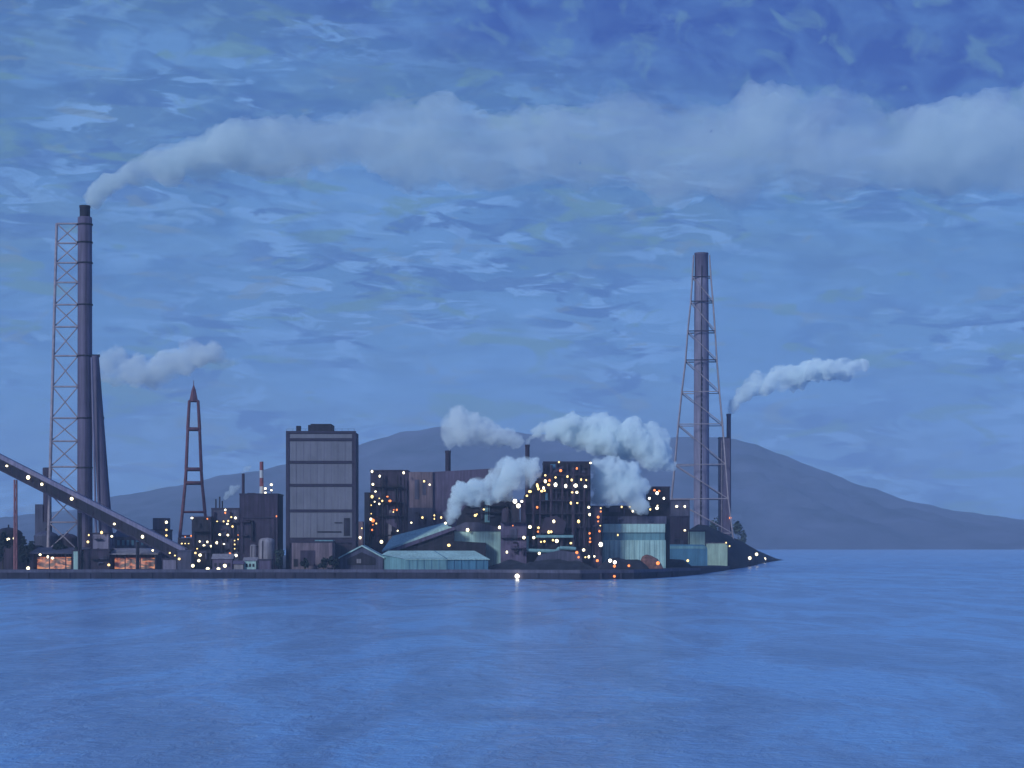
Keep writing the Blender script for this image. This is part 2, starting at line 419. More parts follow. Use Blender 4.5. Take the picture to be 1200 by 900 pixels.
# ------------------------------------------------------------------ left: chimney with lattice side frame
D = 1045
ch = thing('industrial_chimney', 'tallest chimney, grey violet with a black tip and a lattice frame up its left side', 'chimney', 100, D)
cx = px(99.5, D); s = D / F
b = MB(); b.lathe(cx, D, [(8.9 * s, GZ), (8.8 * s, pz(548, D)), (8.5 * s, pz(417, D)), (8.3 * s, pz(255, D)), (6.5 * s, pz(254, D))], 28); part('flue', b, M['flue'], ch)
b = MB(); b.lathe(cx, D, [(6.0 * s, pz(255, D)), (6.1 * s, pz(244, D)), (6.5 * s, pz(243.5, D)), (6.5 * s, pz(241, D)), (5.2 * s, pz(241, D)), (5.0 * s, pz(246, D))], 24); part('tip', b, M['dark'], ch)
for y in (263, 284, 308, 357, 417, 490, 548):
    b = MB(); z = pz(y, D); b.lathe(cx, D, [(8.3 * s, z - .45), (9.3 * s, z - .4), (9.3 * s, z + .3), (8.3 * s, z + .35)], 24); part('ring', b, M['dark'], ch)
b = MB()    # maintenance ladder
for dx in (-.35, .35): b.tube((cx + dx + 1.4, D - 8.7 * s, GZ), (cx + dx + 1.4, D - 8.7 * s, pz(256, D)), .06, n=5)
for k in range(140): zz = GZ + 1.1 * k; b.box(cx + 1.05, cx + 1.75, D - 8.75 * s, D - 8.6 * s, zz, zz + .06)
part('ladder', b, M['dark'], ch)
b = MB(); b.tube(P(111, 417, D), P(125, 640, D), 4.9 * s, 8.4 * s, 18); part('brace_leg', b, M['flue'], ch)
for y_, x_ in ((417, 117), (490, 122)):
    b = MB(); b.tube(P(104, y_, D), P(x_, y_, D), .7, .7, 6); part('bracket', b, M['dark'], ch)
b = MB(); b.tube(P(107.3, 419, D - 5), P(113, 640, D - 5), .5, .6, 8); part('drain_pipe', b, M['flue2'], ch)
# lattice frame, its plane facing the harbour
ys = [262, 285, 308, 331, 357, 383, 417, 453, 490, 517, 547, 578, 612, 645]
def lx_(y): return 66.5 - 8.5 * (y - 262) / 313
fr = MB(); fr.tube(P(lx_(262), 262, D), P(lx_(655), 668, D), .65, .85, 6); part('chord', fr, M['lattice'], ch)
for a, b_ in zip(ys, ys[1:]):
    m = MB(); m.tube(P(lx_(a), a, D), P(92, a, D), .46, n=5); m.tube(P(lx_(a), a, D), P(91.5, b_, D), .33, n=5); m.tube(P(91.5, a, D + .6), P(lx_(b_), b_, D + .6), .33, n=5)
    part('lattice_bay', m, M['lattice'], ch)
lamps(ch, D - 4.5, [(104, 627, 'y', .9), (103, 635, 'y', .9), (101, 642.5, 'y', .9)])

# smaller dark chimney left of it
D = 1075
st = thing('small_chimney', 'short dark chimney with flared head beside a stepped block, left of the tallest chimney', 'chimney', 55, D); s = D / F
b = MB(); b.lathe(px(55.5, D), D, [(5 * s, GZ), (4.8 * s, pz(560, D)), (5.4 * s, pz(557, D)), (5.6 * s, pz(549, D)), (4.8 * s, pz(548, D))], 18); part('flue', b, M['dark2'], st)
b = MB(); b.pbox(41, 50, 591, None, D - 2, 14); b.pbox(50, 58, 612, None, D - 9, 6); part('base_block', b, M['slate'], st)

# inclined conveyor gallery in front
D = 1012
cg = thing('conveyor_gallery', 'long enclosed conveyor bridge sloping down to the right in front of the tallest chimney', 'conveyor', 60, D)
A = (-70, 503.5); B = (217, 649)
def slanted(mb, a, b, t0, t1, y0, y1, mi=0):   # band between two depths; t0,t1 offsets in px up/down
    pr = [(a[0], a[1] + t0), (b[0], b[1] + t0), (b[0], b[1] + t1), (a[0], a[1] + t1)]
    mb.prism([(px(x, D), pz(y, D)) for x, y in reversed(pr)], y0, y1, mi)
b = MB(); slanted(b, A, B, -1.5, 10.5, D, D + 6); part('gallery_wall', b, M['dark'], cg)
b = MB(); slanted(b, A, B, -6.5, -1.2, D - .7, D + 6.7); part('roof', b, M['flue2'], cg)
b = MB(); slanted(b, A, B, 10.6, 12.6, D - .4, D + 6.4); part('girder', b, M['frame'], cg)
for k in range(36):
    t = (k + .5) / 36; x = A[0] + (B[0] - A[0]) * t; y = A[1] + (B[1] - A[1]) * t
    if x < -20: continue
    b = MB(); b.box(px(x, D) - .12, px(x, D) + .12, D - .2, D - .02, pz(y + 10, D), pz(y - 1, D)); part('stiffener', b, M['frame'], cg)
for x, yt in ((16.5, 558), (92, 597), (160, 631)):
    b = MB()
    for dy in (.8, 5.2): b.tube((px(x, D), D + dy, GZ), (px(x, D), D + dy, pz(yt + 4, D)), .55, .45, 6)
    z0, z1 = GZ, pz(yt + 4, D); nn = max(2, int((z1 - z0) / 6))
    for i in range(nn):
        b.tube((px(x, D), D + .8, z0 + (z1 - z0) * i / nn), (px(x, D), D + 5.2, z0 + (z1 - z0) * (i + 1) / nn), .18, n=4)
    part('trestle', b, M['rust' if x < 20 else 'dark'], cg)
b = MB(); b.pbox(208, 224, 646, None, D - 1, 9); b.pbox(207, 225, 644.5, 646, D - 1.5, 10); part('transfer_house', b, M['slate'], cg)
lamps(cg, D - .6, [(8, 546, 'w', 1.15), (33, 559.5, 'w', 1.15), (49, 567.5, 'w', 1.1), (84, 584.5, 'w', 1.1), (134, 614, 'w', .95), (167, 629, 'w', .95), (199, 648, 'y', .7), (205, 651, 'y', .8), (210, 655, 'y', .8)])

# ------------------------------------------------------------------ left yard
def block(name, label, cat, x0, x1, y0, D, dep, m, parts=(), group=None, roof='frame', win=True):
    t = thing(name, label, cat, (x0 + x1) / 2, D, group)
    b = MB(); b.pbox(x0, x1, y0, None, D, dep); part('wall', b, M[m], t)
    s_ = D / F; X0, X1, z = px(x0, D), px(x1, D), pz(y0, D)
    b = MB(); b.box(X0 - .25, X1 + .25, D - .25, D + dep + .25, z + .01, z + .75); part('roof', b, M[roof], t)
    if win:   # corrugation ribs / corner trim
        for xa in (X0 - .12, X1 - .35): part('corner_trim', MB().box(xa, xa + .47, D - .12, D - .004, GZ, z - .02), M['frame'], t)
    return t
def windows(t, x0, x1, nx, y0, y1, ny, D, m='dark', wf=.6, hf=.55):
    for j in range(ny):
        for i in range(nx):
            wx = (x1 - x0) / nx; wy = (y1 - y0) / ny
            cx_ = x0 + wx * (i + .5); cy_ = y0 + wy * (j + .5)
            b = MB(); b.pbox(cx_ - wx * wf / 2, cx_ + wx * wf / 2, cy_ - wy * hf / 2, cy_ + wy * hf / 2, D - .06, .05)
            part('window', b, M[m], t)
def shed(name, label, cat, x0, x1, yr, ye, D, dep, mw, mr, group=None, rid=None):   # gable, ridge along x
    t = thing(name, label, cat, (x0 + x1) / 2, D, group)
    X0, X1 = px(x0, D), px(x1, D); ze = pz(ye, D); zr = pz(yr, D)
    b = MB(); b.box(X0, X1, D, D + dep, GZ, ze); part('wall', b, M[mw], t)
    b = MB(); e = .6
    y0, ym, y1 = D - e, D + dep / 2, D + dep + e
    vs = [(X0 - e, y0, ze), (X1 + e, y0, ze), (X1 + e, ym, zr), (X0 - e, ym, zr), (X1 + e, y1, ze), (X0 - e, y1, ze)]
    b.add(vs, [(0, 1, 2, 3), (3, 2, 4, 5), (0, 3, 5), (1, 4, 2), (1, 0, 5, 4)]); part('roof', b, M[mr], t)
    return t

t = block('storage_tank_house', 'low dark shed at the far left edge of the quay', 'shed', -30, 40, 641, 1040, 20, 'dark2')
lamps(t, 1039, [(9.5, 632, 'w', 1.2), (17.5, 631, 'w', 1.2)])
for x_ in (9.5, 17.5):
    b = MB(); b.tube(P(x_, 641, 1041), P(x_, 633, 1039.6), .12, n=5); part('lamp_bracket', b, M['frame'], t)
# tanks with domed tops
for (x, w_, yt, DD, lab, mm) in ((10, 32, 618, 1085, 'dark domed tank at the left edge behind the low shed', 'dark'), (54, 28, 622, 1062, 'dark domed tank just right of the short dark chimney', 'slate'), (79, 24, 625, 1068, 'dark domed tank nearest the foot of the tallest chimney', 'dark2')):
    t = thing('storage_tank', lab, 'tank', x, DD, 'domed storage tanks'); s = DD / F; r = w_ / 2 * s; zt = pz(yt, DD); zs = zt - r * .45
    b = MB(); b.lathe(px(x, DD), DD, [(r, GZ), (r, zs)], 26); part('shell', b, M[mm], t)
    b = MB(); b.lathe(px(x, DD), DD, [(r + .15, zs - .25), (r + .15, zs + .05), (r * .85, zs + r * .2), (r * .5, zs + r * .37), (.3, zt)], 26); part('dome_roof', b, M[mm], t)
    b = MB(); b.tube((px(x, DD), DD, zt - .2), (px(x, DD), DD, zt + 1.4), .4, n=8); part('vent', b, M['dark'], t)
for k, (x, yt, w_, DD, lab) in enumerate(((3, 622, 20, 1030, 'dark bushy tree at the far left edge'), (31, 628, 18, 1032, 'small dark tree between the two leftmost tanks'), (70, 630, 20, 1034, 'dark tree in front of the domed tanks, left of the tallest chimney'), (90, 640, 14, 1022, 'low dark tree at the foot of the tallest chimney'))):
    tree(x, DD, yt, w_, lab, 'leaf', 10 + k)
def lit_shed(x0, x1, y0, y1, xl0, xl1, D, lab, roofm, nb):
    t = thing('open_shed', lab, 'shed', (x0 + x1) / 2, D, 'sheds glowing orange inside'); dep = 16
    X0, X1 = px(x0, D), px(x1, D); z1 = pz(y0, D)
    b = MB(); b.box(X0, X0 + .5, D, D + dep, GZ, z1); b.box(X1 - .5, X1, D, D + dep, GZ, z1); b.box(X0 + .5, X1 - .5, D + dep - .4, D + dep, GZ, z1); part('wall', b, M['slate'], t)
    b = MB(); b.add([(X0 - 1, D - 1, z1), (X1 + 1, D - 1, z1), (X1 + 1, D + dep + 1, z1 + 2.6), (X0 - 1, D + dep + 1, z1 + 2.6), (X0 - 1, D - 1, z1 + .5), (X1 + 1, D - 1, z1 + .5), (X1 + 1, D + dep + 1, z1 + 3.1), (X0 - 1, D + dep + 1, z1 + 3.1)], [(0, 1, 2, 3)[::-1], (4, 5, 6, 7), (0, 1, 5, 4), (1, 2, 6, 5), (2, 3, 7, 6), (3, 0, 4, 7)]); part('roof', b, M[roofm], t)
    b = MB(); b.box(px(xl0, D), px(xl1, D), D + 3, D + 3.2, GZ + .3, z1 - 1.6); part('lit_interior', b, M['lit'], t)
    for i in range(nb + 1):
        xx = X0 + .3 + (X1 - X0 - .6) * i / nb; b = MB(); b.box(xx - .22, xx + .22, D - .1, D + .35, GZ, z1 - .01); part('post', b, M['frame'], t)
    return t
t = lit_shed(38, 97, 649, 663, 42, 82, 1022, 'open shed glowing orange inside, below the domed tanks at left', 'slate', 3)
lamps(t, 1020.5, [(47, 650, 'w', .9), (56, 652.5, 'w', .8), (61.5, 654, 'w', .9)])
t = lit_shed(128, 183, 650, 663, 133, 180, 1020, 'open shed with pale blue roof, glowing orange inside, under the conveyor bridge', 'pale', 3)
lamps(t, 1018.5, [(127.5, 662, 'y', .9), (179, 645, 'w', .8)])
t = block('pump_house', 'dark flat roofed house between the two orange-lit sheds', 'building', 98, 128, 645, 1018, 12, 'dark2')
t = block('plant_house', 'pale violet block standing against the foot of the tallest chimney', 'building', 108, 128, 626, 1036, 14, 'flue2')
lamps(t, 1035, [(119, 624, 'y', .9), (131, 628.5, 'w', .8)])
t = block('kiosk', 'small pale teal hut left of the tallest chimney base', 'hut', 85, 95, 646, 1017, 6, 'teal')
t = shed('workshop', 'long grey workshop behind the pale blue roofed shed', 'shed', 134, 176, 621, 629, 1050, 22, 'slate', 'slate'); windows(t, 136, 175, 7, 630, 642, 1, 1050, 'teal2', .5, .5)
t = block('stepped_block', 'stepped dark slate block with a column of lamps on its right edge', 'building', 172, 196, 622, 1080, 16, 'slate')
b = MB(); b.pbox(179, 195, 607, 621.5, 1081, 12); part('upper_storey', b, M['slate'], t)
lamps(t, 1079, [(195, 612, 'w', 1.0), (195, 621, 'y', .8), (195, 627.5, 'y', .7), (196, 634.5, 'w', .9)])
t = block('quay_office', 'low pale violet hut where the conveyor bridge lands', 'hut', 190, 207, 656, 1014, 8, 'flue2')

# lattice pylon with pointed head
D = 1110
def pylon_frame(mb_leg, levels, Dv, x_c):
    ang = math.atan2(px(x_c, Dv), Dv); ca, sa = math.cos(ang), math.sin(ang)
    cxx = px(x_c, Dv)
    def pt(u, v, z): return Vector((cxx + u * ca + v * sa, Dv - u * sa + v * ca, z))
    return pt
py = thing('lattice_pylon', 'rust red lattice pylon with a pointed cap, between the chimney and the tall grey block', 'pylon', 227, D)
pt = pylon_frame(None, None, D, 227); s = D / F
lev = [(470, 5.5), (503, 7.4), (550, 9.4), (566, 10.4), (600, 14.0), (628, 17.2), (660, 21)]
zz = [pz(y, D) for y, _ in lev]; zz[-1] = GZ
for sx in (-1, 1):
    for sy in (-1, 1):
        b = MB()
        for (a, (_, wa)), (c_, (_, wb)) in zip(zip(zz, lev), list(zip(zz, lev))[1:]):
            b.tube(pt(sx * wa * s * .93, sy * wa * s * .6, a), pt(sx * wb * s * .93, sy * wb * s * .6, c_), .85, 1.0, 6)
        part('leg', b, M['rust'], py)
for k, (z, (_, wa)) in enumerate(zip(zz[:-1], lev[:-1])):
    b = MB(); r = .55 if k in (0, 4, 5) else .95
    u, v = wa * s * .93, wa * s * .6
    c4 = [pt(-u, -v, z), pt(u, -v, z), pt(u, v, z), pt(-u, v, z)]
    for i in range(4): b.tube(c4[i], c4[(i + 1) % 4], r, n=6)
    part('cross_beam', b, M['rust'], py)
b = MB(); z0 = zz[0]; b.tube(pt(0, 0, z0), pt(0, 0, pz(458, D)), 5.4 * s, 3.0 * s, 6, smooth=False); b.tube(pt(0, 0, pz(458, D)), pt(0, 0, pz(451, D)), 3.0 * s, .5 * s, 6, smooth=False); part('cap', b, M['rust'], py)
b = MB(); b.tube(pt(0, 0, pz(451, D)), pt(0, 0, pz(446, D)), .2, n=5); part('lightning_rod', b, M['rust'], py)
t = block('pylon_base_house', 'dark gabled house at the foot of the rust red pylon', 'building', 209, 228, 632, 1072, 14, 'dark')
lamps(t, 1071, [(213, 637, 'y', .55), (217, 637, 'y', .55), (221, 637, 'y', .55), (217, 629, 'o', .7), (224, 628, 'o', .7)])

# ------------------------------------------------------------------ mid-left cluster
D = 1040
t = block('furnace_house', 'dark narrow plant block, leftmost of the lit cluster, right of the pylon', 'building', 225, 247, 607, D, 18, 'dark')
lamps(t, D - 1, [(225, 607, 'w', 1.1), (243, 608, 'o', .7), (234, 634.5, 'w', .8), (243, 635, 'w', 1.1), (239, 639, 'w', 1.0), (247, 640, 'w', 1.0), (231, 643, 'y', .7), (229, 648, 'y', .8), (225, 651, 'y', .6), (234.5, 650.5, 'w', 1.5), (233, 657, 'w', 1.0)])
for y in (622, 640): platform(t, 225, 247, y, D - 3.2, 3)
D = 1046
t = block('plant_building', 'speckle-lit slate plant building with thin vents on its roof, left of the brown block', 'building', 248, 280, 597, D, 24, 'slate')
for x, yt in ((253, 585), (257.5, 582), (260.5, 587)): pipes(t, D + 4, [(x, 597, x, yt, .35)])
for y in (612, 628, 643): platform(t, 248, 280, y, D - 2.2, 2)
pipes(t, D - 1, [(251, 600, 251, 665, .5), (270, 600, 270, 665, .4)], 'frame')
lamps(t, D - 2.6, [(264, 597.5, 'w', 1.0), (264, 601, 'o', .7), (276, 607, 'w', 1.0), (271, 606, 'y', .7), (254.5, 611, 'y', .6), (262, 611, 'y', .6), (266.5, 614, 'w', .7), (267.5, 610.5, 'y', .7), (272.5, 617, 'y', .6), (257.5, 626.5, 'w', .9), (267, 627, 'w', 1.1), (254, 636, 'w', .9), (262.5, 637.5, 'w', .8), (275, 633.5, 'y', .5), (275, 638, 'y', .5), (275, 643, 'y', .5), (279, 627, 'o', .5), (279, 632, 'y', .5), (269.5, 648.5, 'o', 1.0), (276.5, 651, 'f', 1.5), (261, 655, 'y', .6)])
D = 1034
t = block('brown_block', 'tall brown windowless block left of the tall grey panelled building', 'building', 281, 325, 580, D, 26, 'dark2')
b = MB(); b.pbox(284, 322, 606, 607.2, D - .5, .45); b.pbox(284, 285.2, 607.4, 648, D - .5, .45); b.pbox(321, 322, 607.4, 648, D - .5, .45); part('facade_frame', b, M['frame'], t)
b = MB(); b.pbox(290, 298, 577.6, 579, D + 6, 6); part('roof_hatch', b, M['frame'], t)
lamps(t, D - 1, [(324, 605, 'o', .5)])
D = 1070
t = thing('striped_chimney', 'thin chimney striped dark red and white behind the brown block', 'chimney', 306.5, D); s = D / F
for k, (ya, yb, m) in enumerate(((541, 551, 'redband'), (551, 560, 'white'), (560, 570, 'redband'), (570, 579, 'white'), (579, 668, 'redband'))):
    b = MB(); b.lathe(px(306.5, D), D, [(2.3 * s + .02 * k, pz(yb, D)), (2.2 * s + .02 * k, pz(ya, D))], 14); part('flue' if m == 'redband' else 'white_band', b, M[m], t)
lamps(t, D - 1.4, [(318, 568, 'w', 1.0), (318, 574.5, 'w', 1.0), (311, 572.5, 'w', .7), (311, 577.5, 'w', 1.0)])
b = MB(); b.tube(P(318, 580, D), P(318, 566, D), .18, n=5); b.tube(P(311, 580, D), P(311, 571, D), .18, n=5); b.tube(P(306, 575, D), P(318, 575, D), .14, n=5); part('lamp_mast', b, M['frame'], t)
D = 1072
t = thing('thin_chimney', 'thin dark chimney behind the left end of the brown block', 'chimney', 285, D); s = D / F
b = MB(); b.lathe(px(285, D), D, [(1.9 * s, GZ), (1.7 * s, pz(555, D))], 12); part('flue', b, M['dark2'], t)
for nm_, a_ in (('brown_block', (282, 324, 608, 650, 1034, 7, 1)), ('furnace_house', (226, 246, 610, 655, 1040, 8, 2)), ('plant_building', (249, 279, 600, 655, 1046, 10, 3)), ('stepped_block', (173, 195, 624, 650, 1080, 4, 4)), ('plant_house', (109, 127, 628, 655, 1036, 3, 5)), ('pump_house', (99, 127, 647, 662, 1018, 4, 6))):
    clutter(bpy.data.objects[nm_], *a_)
# silos and little houses before the brown block
for (x, w_, yt, DD, lab, mm) in ((312.5, 19, 630, 1022, 'large pale silo with rounded top in front of the brown block', 'pale'), (297, 8, 638, 1024, 'small pale silo left of the large pale silo', 'pale')):
    t = thing('silo', lab, 'silo', x, DD, 'pale silos'); s = DD / F; r = w_ / 2 * s; zt = pz(yt, DD)
    b = MB(); b.lathe(px(x, DD), DD, [(r, GZ), (r, zt - r * .6), (r * .94, zt - r * .3), (r * .7, zt - r * .1), (.2, zt)], 22); part('shell', b, M[mm], t)
    b = MB(); b.tube((px(x, DD) - r * .4, DD - r * 1.0, GZ), (px(x, DD) - r * .4, DD - r, zt - r * .4), .16, n=5); part('ladder', b, M['frame'], t)
t = shed('small_house', 'little pale teal house left of the pale silos at the quay', 'hut', 286, 300, 653, 657, 1012, 7, 'teal', 'pale'); windows(t, 287, 299, 3, 659, 666, 1, 1012)
t = shed('small_house', 'little violet roofed house near the brightest lamp of the left cluster', 'hut', 249, 272, 649, 655, 1016, 9, 'violet', 'pale'); windows(t, 250, 271, 4, 658, 666, 1, 1016)
t = shed('small_house', 'low pale hut under the brown block beside the quay', 'hut', 274, 285, 657, 661, 1010, 6, 'pale', 'violet')
t = block('gatehouse', 'narrow grey hut just left of the tall grey panelled building', 'hut', 303, 318, 657, 1008, 5, 'violet')
for k, (x, yt, w_, DD, lab) in enumerate(((328, 645, 13, 1016, 'dark tree squeezed between the brown block and the tall grey building'), (357, 654, 12, 1008, 'rounded dark tree before the low annex of the tall grey building'), (379, 654, 15, 1008, 'dark tree, the left one of a pair beside the teal gabled shed'), (391, 652, 13, 1009, 'dark tree touching the teal gabled shed'))):
    tree(x, DD, yt, w_, lab, 'leafp' if k == 0 else 'leaf', 30 + k)

# ------------------------------------------------------------------ the tall grey panelled building
D = 1030
t = thing('panelled_building', 'tall grey block of five panelled storeys with dark frame and roof boxes', 'building', 376, D)
DEP = 24
b = MB(); b.pbox(336, 416, 506, None, D + .6, DEP); part('core_wall', b, M['dark2'], t)
rows = [(508.5, 513.5), (517, 540), (543.5, 567), (570.5, 597), (600.5, 630)]
for k, (ya, yb) in enumerate(rows):
    b = MB(); b.pbox(339.5 - .3, 412.5, ya, yb, D + .2, .38)
    f_ = part('wall_panel', b, M['panel'], t)
    if k:
        g = MB()
        for i in range(1, 9): xx = px(339 + 73.5 * i / 9, D); g.box(xx - .06, xx + .06, D + .12, D + .19, pz(yb, D), pz(ya, D))
        part('joint', g, M['flue'], f_)
bz = [505, 508, 513.8, 516.5, 540.4, 543, 567.4, 570, 597.5, 600, 630.5, 636]
for i in range(0, 12, 2):
    b = MB(); b.pbox(335, 417, bz[i], bz[i + 1], D - .25, .8); part('floor_beam', b, M['frame'], t)
for xa, xb in ((335, 339), (413, 417)):
    b = MB(); b.pbox(xa, xb, 508.2, None, D - .2, .7); part('corner_column', b, M['frame'], t)
b = MB(); b.pbox(361, 390, 498, 505, D + 6, 10); b.pbox(364, 388, 496.7, 498, D + 6.3, 9); part('roof_plant', b, M['dark'], t)
b = MB(); b.pbox(347, 352, 499, 505, D + 5, 4); part('roof_vent', b, M['dark'], t)
b = MB(); b.pbox(403, 410, 607, 628, D - .1, .2); b.pbox(372, 400, 622.5, 624, D - .1, .2); b.pbox(392, 401, 612, 613.2, D - .1, .2); part('loading_door', b, M['dark'], t)
b = MB()
for k in range(12): b.tube(P(336 + k * 7.2, 505, D + .4), P(336 + k * 7.2, 502.4, D + .4), .07, n=4)
b.tube(P(336, 502.6, D + .4), P(416, 502.6, D + .4), .06, n=4); part('railing', b, M['frame'], t)
t = block('annex', 'low pale violet annex with dark openings at the foot of the tall grey building', 'building', 341, 390, 636, 1014, 14, 'pinky')
b = MB(); b.pbox(352, 369, 645, 663, 1013.7, .2); part('gateway', b, M['dark2'], t)
b = MB(); b.pbox(344, 349, 655, 664, 1013.7, .2); part('door', b, M['dark'], t)
b = MB(); b.pbox(369, 390, 632.8, 634.4, 1016, 9); part('upper_roof', b, M['teal2'], t)

# ------------------------------------------------------------------ middle: long dark plant with pale patches
D = 1120
t = thing('rolling_mill', 'wide mill hall with a pink grey bay and many lamps beside the tall grey building', 'building', 500, D)
b = MB(); b.pbox(434, 478, 552, None, D, 30); part('dark_bay', b, M['dark2'], t)
b = MB(); b.pbox(478, 507, 553, 595, D + .5, 30); part('pink_bay', b, M['pinky'], t)
b = MB(); b.pbox(478, 507, 595, None, D - 1, 20); part('lower_bay', b, M['slate'], t)
b = MB(); b.pprism([(507, 668), (596, 668), (596, 548), (560, 550), (507, 553)], D + 2, 34); part('violet_bay', b, M['violet'], t)
b = MB(); b.pbox(433.5, 478, 550.6, 552, D - .4, 31); part('parapet', b, M['frame'], t)
b = MB(); b.pbox(455, 459, 598, 640, D - .5, .4); part('pale_duct', b, M['pale'], t)
b = MB(); b.pbox(441, 444.5, 585, 635, D - .5, .4); part('pale_duct', b, M['violet'], t)
b = MB(); b.pprism([(452, 612), (470, 622), (470, 598), (463, 603), (460, 598), (453, 607)], D - .7, .6); part('pale_screen', b, M['violet'], t)
b = MB(); b.pbox(486, 491, 562, 585, D + .2, .25); b.pbox(495, 499, 562, 580, D + .2, .25); part('shutter', b, M['slate'], t)
for y in (570, 588, 604): platform(t, 436, 472, y, D - 3.4, 3)
pipes(t, D - 2, [(449, 556, 449, 640, .5), (466, 556, 466, 640, .4), (474, 560, 474, 640, .35)], 'dark')
b = MB(); b.pbox(427, 433, 577, None, D - 8, 10); part('stair_tower', b, M['dark'], t)
b = MB(); b.pbox(418, 425, 611, None, D - 20, 10); part('pink_annex', b, M['pinky'], t)
lamps(t, D - 4, [(436, 552.5, 'w', 1.1), (445, 558, 'w', .9), (473, 554, 'w', 1.0), (437, 567.5, 'w', 1.0), (440, 576, 'w', 1.0), (436, 582, 'y', 1.0), (444.5, 584, 'y', .7), (454, 582, 'o', .8), (448, 587, 'y', .7), (457, 587, 'o', 1.0), (439, 588, 'w', .7), (435, 592, 'y', .7), (444.5, 590.5, 'w', .7), (435, 602, 'y', .6), (461, 600, 'y', .6), (461.5, 597.5, 'o', .5), (465, 597.5, 'o', .9), (434.5, 608.5, 'w', .9), (437, 610, 'o', 1.1), (437, 615, 'o', .6), (441, 613.5, 'y', .6), (436, 621, 'o', .9), (466, 622, 'w', 1.0), (447, 635, 'w', 1.2), (497, 564, 'y', .9), (503.5, 568, 'w', 1.1), (495, 606.5, 'y', .8), (509, 604, 'y', .7), (509, 608, 'y', .7), (517, 606.5, 'y', .8), (482, 612.5, 'w', .9)])
lamps(t, D - 22, [(424, 619, 'y', .5), (422, 630, 'w', 1.1), (418, 641.5, 'w', 1.0)])
D = 1160
t = thing('roof_chimney', 'single dark chimney standing up behind the violet bay under the left white cloud', 'chimney', 525, D); s = D / F
b = MB(); b.lathe(px(525, D), D, [(3.4 * s, GZ), (3.2 * s, pz(531, D)), (3.5 * s, pz(530.5, D)), (3.5 * s, pz(528, D))], 16); part('flue', b, M['frame'], t)

for nm_, a_ in (('rolling_mill', (435, 477, 556, 630, 1120, 14, 11)), ('rolling_mill', (479, 506, 597, 615, 1119, 4, 12)), ('rolling_mill', (508, 585, 556, 612, 1122, 7, 13))):
    clutter(bpy.data.objects[nm_], *a_)
# inclined coal shed with sloping teal roof
D = 1062
t = thing('sloping_shed', 'dark shed whose long teal roof climbs to the right from the quay', 'shed', 500, D)
b = MB(); b.pprism([(450, 668), (569, 668), (569, 636), (532, 634), (532, 619), (525, 616.5), (450, 645)], D, 26); part('wall', b, M['dark'], t)
b = MB(); D_ = D
# teal roof plane rises towards the back
z0a, z0b = P(447, 646, D - .4), P(525, 616, D - .4)
b.add([z0a, z0b, P(532, 618.6, D - .4), P(452, 649, D - .4)], [(0, 3, 2, 1)]); 
b.add([P(447, 646, D - .4), P(525, 616, D - .4), P(522, 612, D + 28), P(460, 628, D + 28)], [(0, 1, 2, 3)])
part('roof', b, M['teal'], t)
b = MB(); b.pprism([(450, 651), (534, 620.5), (532, 617), (448, 647)], D - 1.6, 1.0); part('eaves_band', b, M['violet'], t)
lamps(t, D - 1, [(522, 613, 'w', 1.2), (526, 639, 'y', 1.0)])
# front sheds on the quay
D = 1014
def gable_front(name, label, x0, x1, ym, yr, ye, D, dep, mw, mr, xp=None, group=None):   # gable end to the water
    t = thing(name, label, 'shed', (x0 + x1) / 2, D, group); xp = xp or (x0 + x1) / 2
    b = MB(); b.pprism([(x0, 669.5), (x1, 669.5), (x1, ye), (xp, yr), (x0, ye)], D, dep); part('wall', b, M[mw], t)
    b = MB(); e = 1.2
    for a, c_ in (((x0 - 1.5, ye + .9), (xp, yr)), ((xp, yr), (x1 + 1.5, ye + .9))):
        A_ = P(*a, D - .8); B_ = P(*c_, D - .8); A2 = A_ + Vector((0, dep + 1.6, 0)); B2 = B_ + Vector((0, dep + 1.6, 0)); u = Vector((0, 0, .45))
        b.add([A_ + u * .1, B_ + u * .1, B2 + u * .1, A2 + u * .1, A_ + u * 1.6, B_ + u * 1.6, B2 + u * 1.6, A2 + u * 1.6], [(0, 3, 2, 1), (4, 5, 6, 7), (0, 1, 5, 4), (1, 2, 6, 5), (2, 3, 7, 6), (3, 0, 4, 7)])
    part('roof', b, M[mr], t); return t
t = gable_front('gabled_shed', 'teal gabled shed with a dark open front, left of the long teal warehouse', 398, 449, 0, 640.5, 654, 1024, 22, 'slate', 'teal', 424)
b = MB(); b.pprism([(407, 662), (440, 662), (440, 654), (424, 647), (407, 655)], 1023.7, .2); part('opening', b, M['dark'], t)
b = MB(); b.pbox(418, 423, 655, 660, 1023.4, .25); part('door', b, M['pale'], t)
t = thing('teal_warehouse', 'long pale teal quayside warehouse with a hipped left end and a blue right half', 'warehouse', 510, 1012); D = 1012
dep = 20; ze = pz(654.5, D); zr = pz(645, D)
b = MB(); b.pbox(475, 524, 654.5, 668, D, dep); part('wall', b, M['teal2'], t)
b = MB(); b.pbox(524, 572, 654.8, 668, D + .3, dep); part('blue_wall', b, M['blue'], t)
b = MB(); A_, B_, C_, D_ = P(475, 655.5, D), P(448, 650, D + 14), P(448, 668, D + 14), P(475, 668, D)
b.add([A_, B_, C_, D_], [(0, 1, 2, 3)]); b.add([A_, B_, P(475, 650, D + 14)], [(0, 2, 1)]); part('end_wall', b, M['teal2'], t)
b = MB(); b.add([P(475, 655.2, D - .5), P(574, 655.2, D - .5), P(556, 645.3, D + 20), P(455, 645.3, D + 20), P(447, 650, D + 13)], [(0, 1, 2, 3, 4)]); b.add([P(475, 655.9, D - .5), P(574, 655.9, D - .5), P(574, 655.2, D - .5), P(475, 655.2, D - .5)], [(0, 1, 2, 3)]); part('roof', b, M['teal'], t)
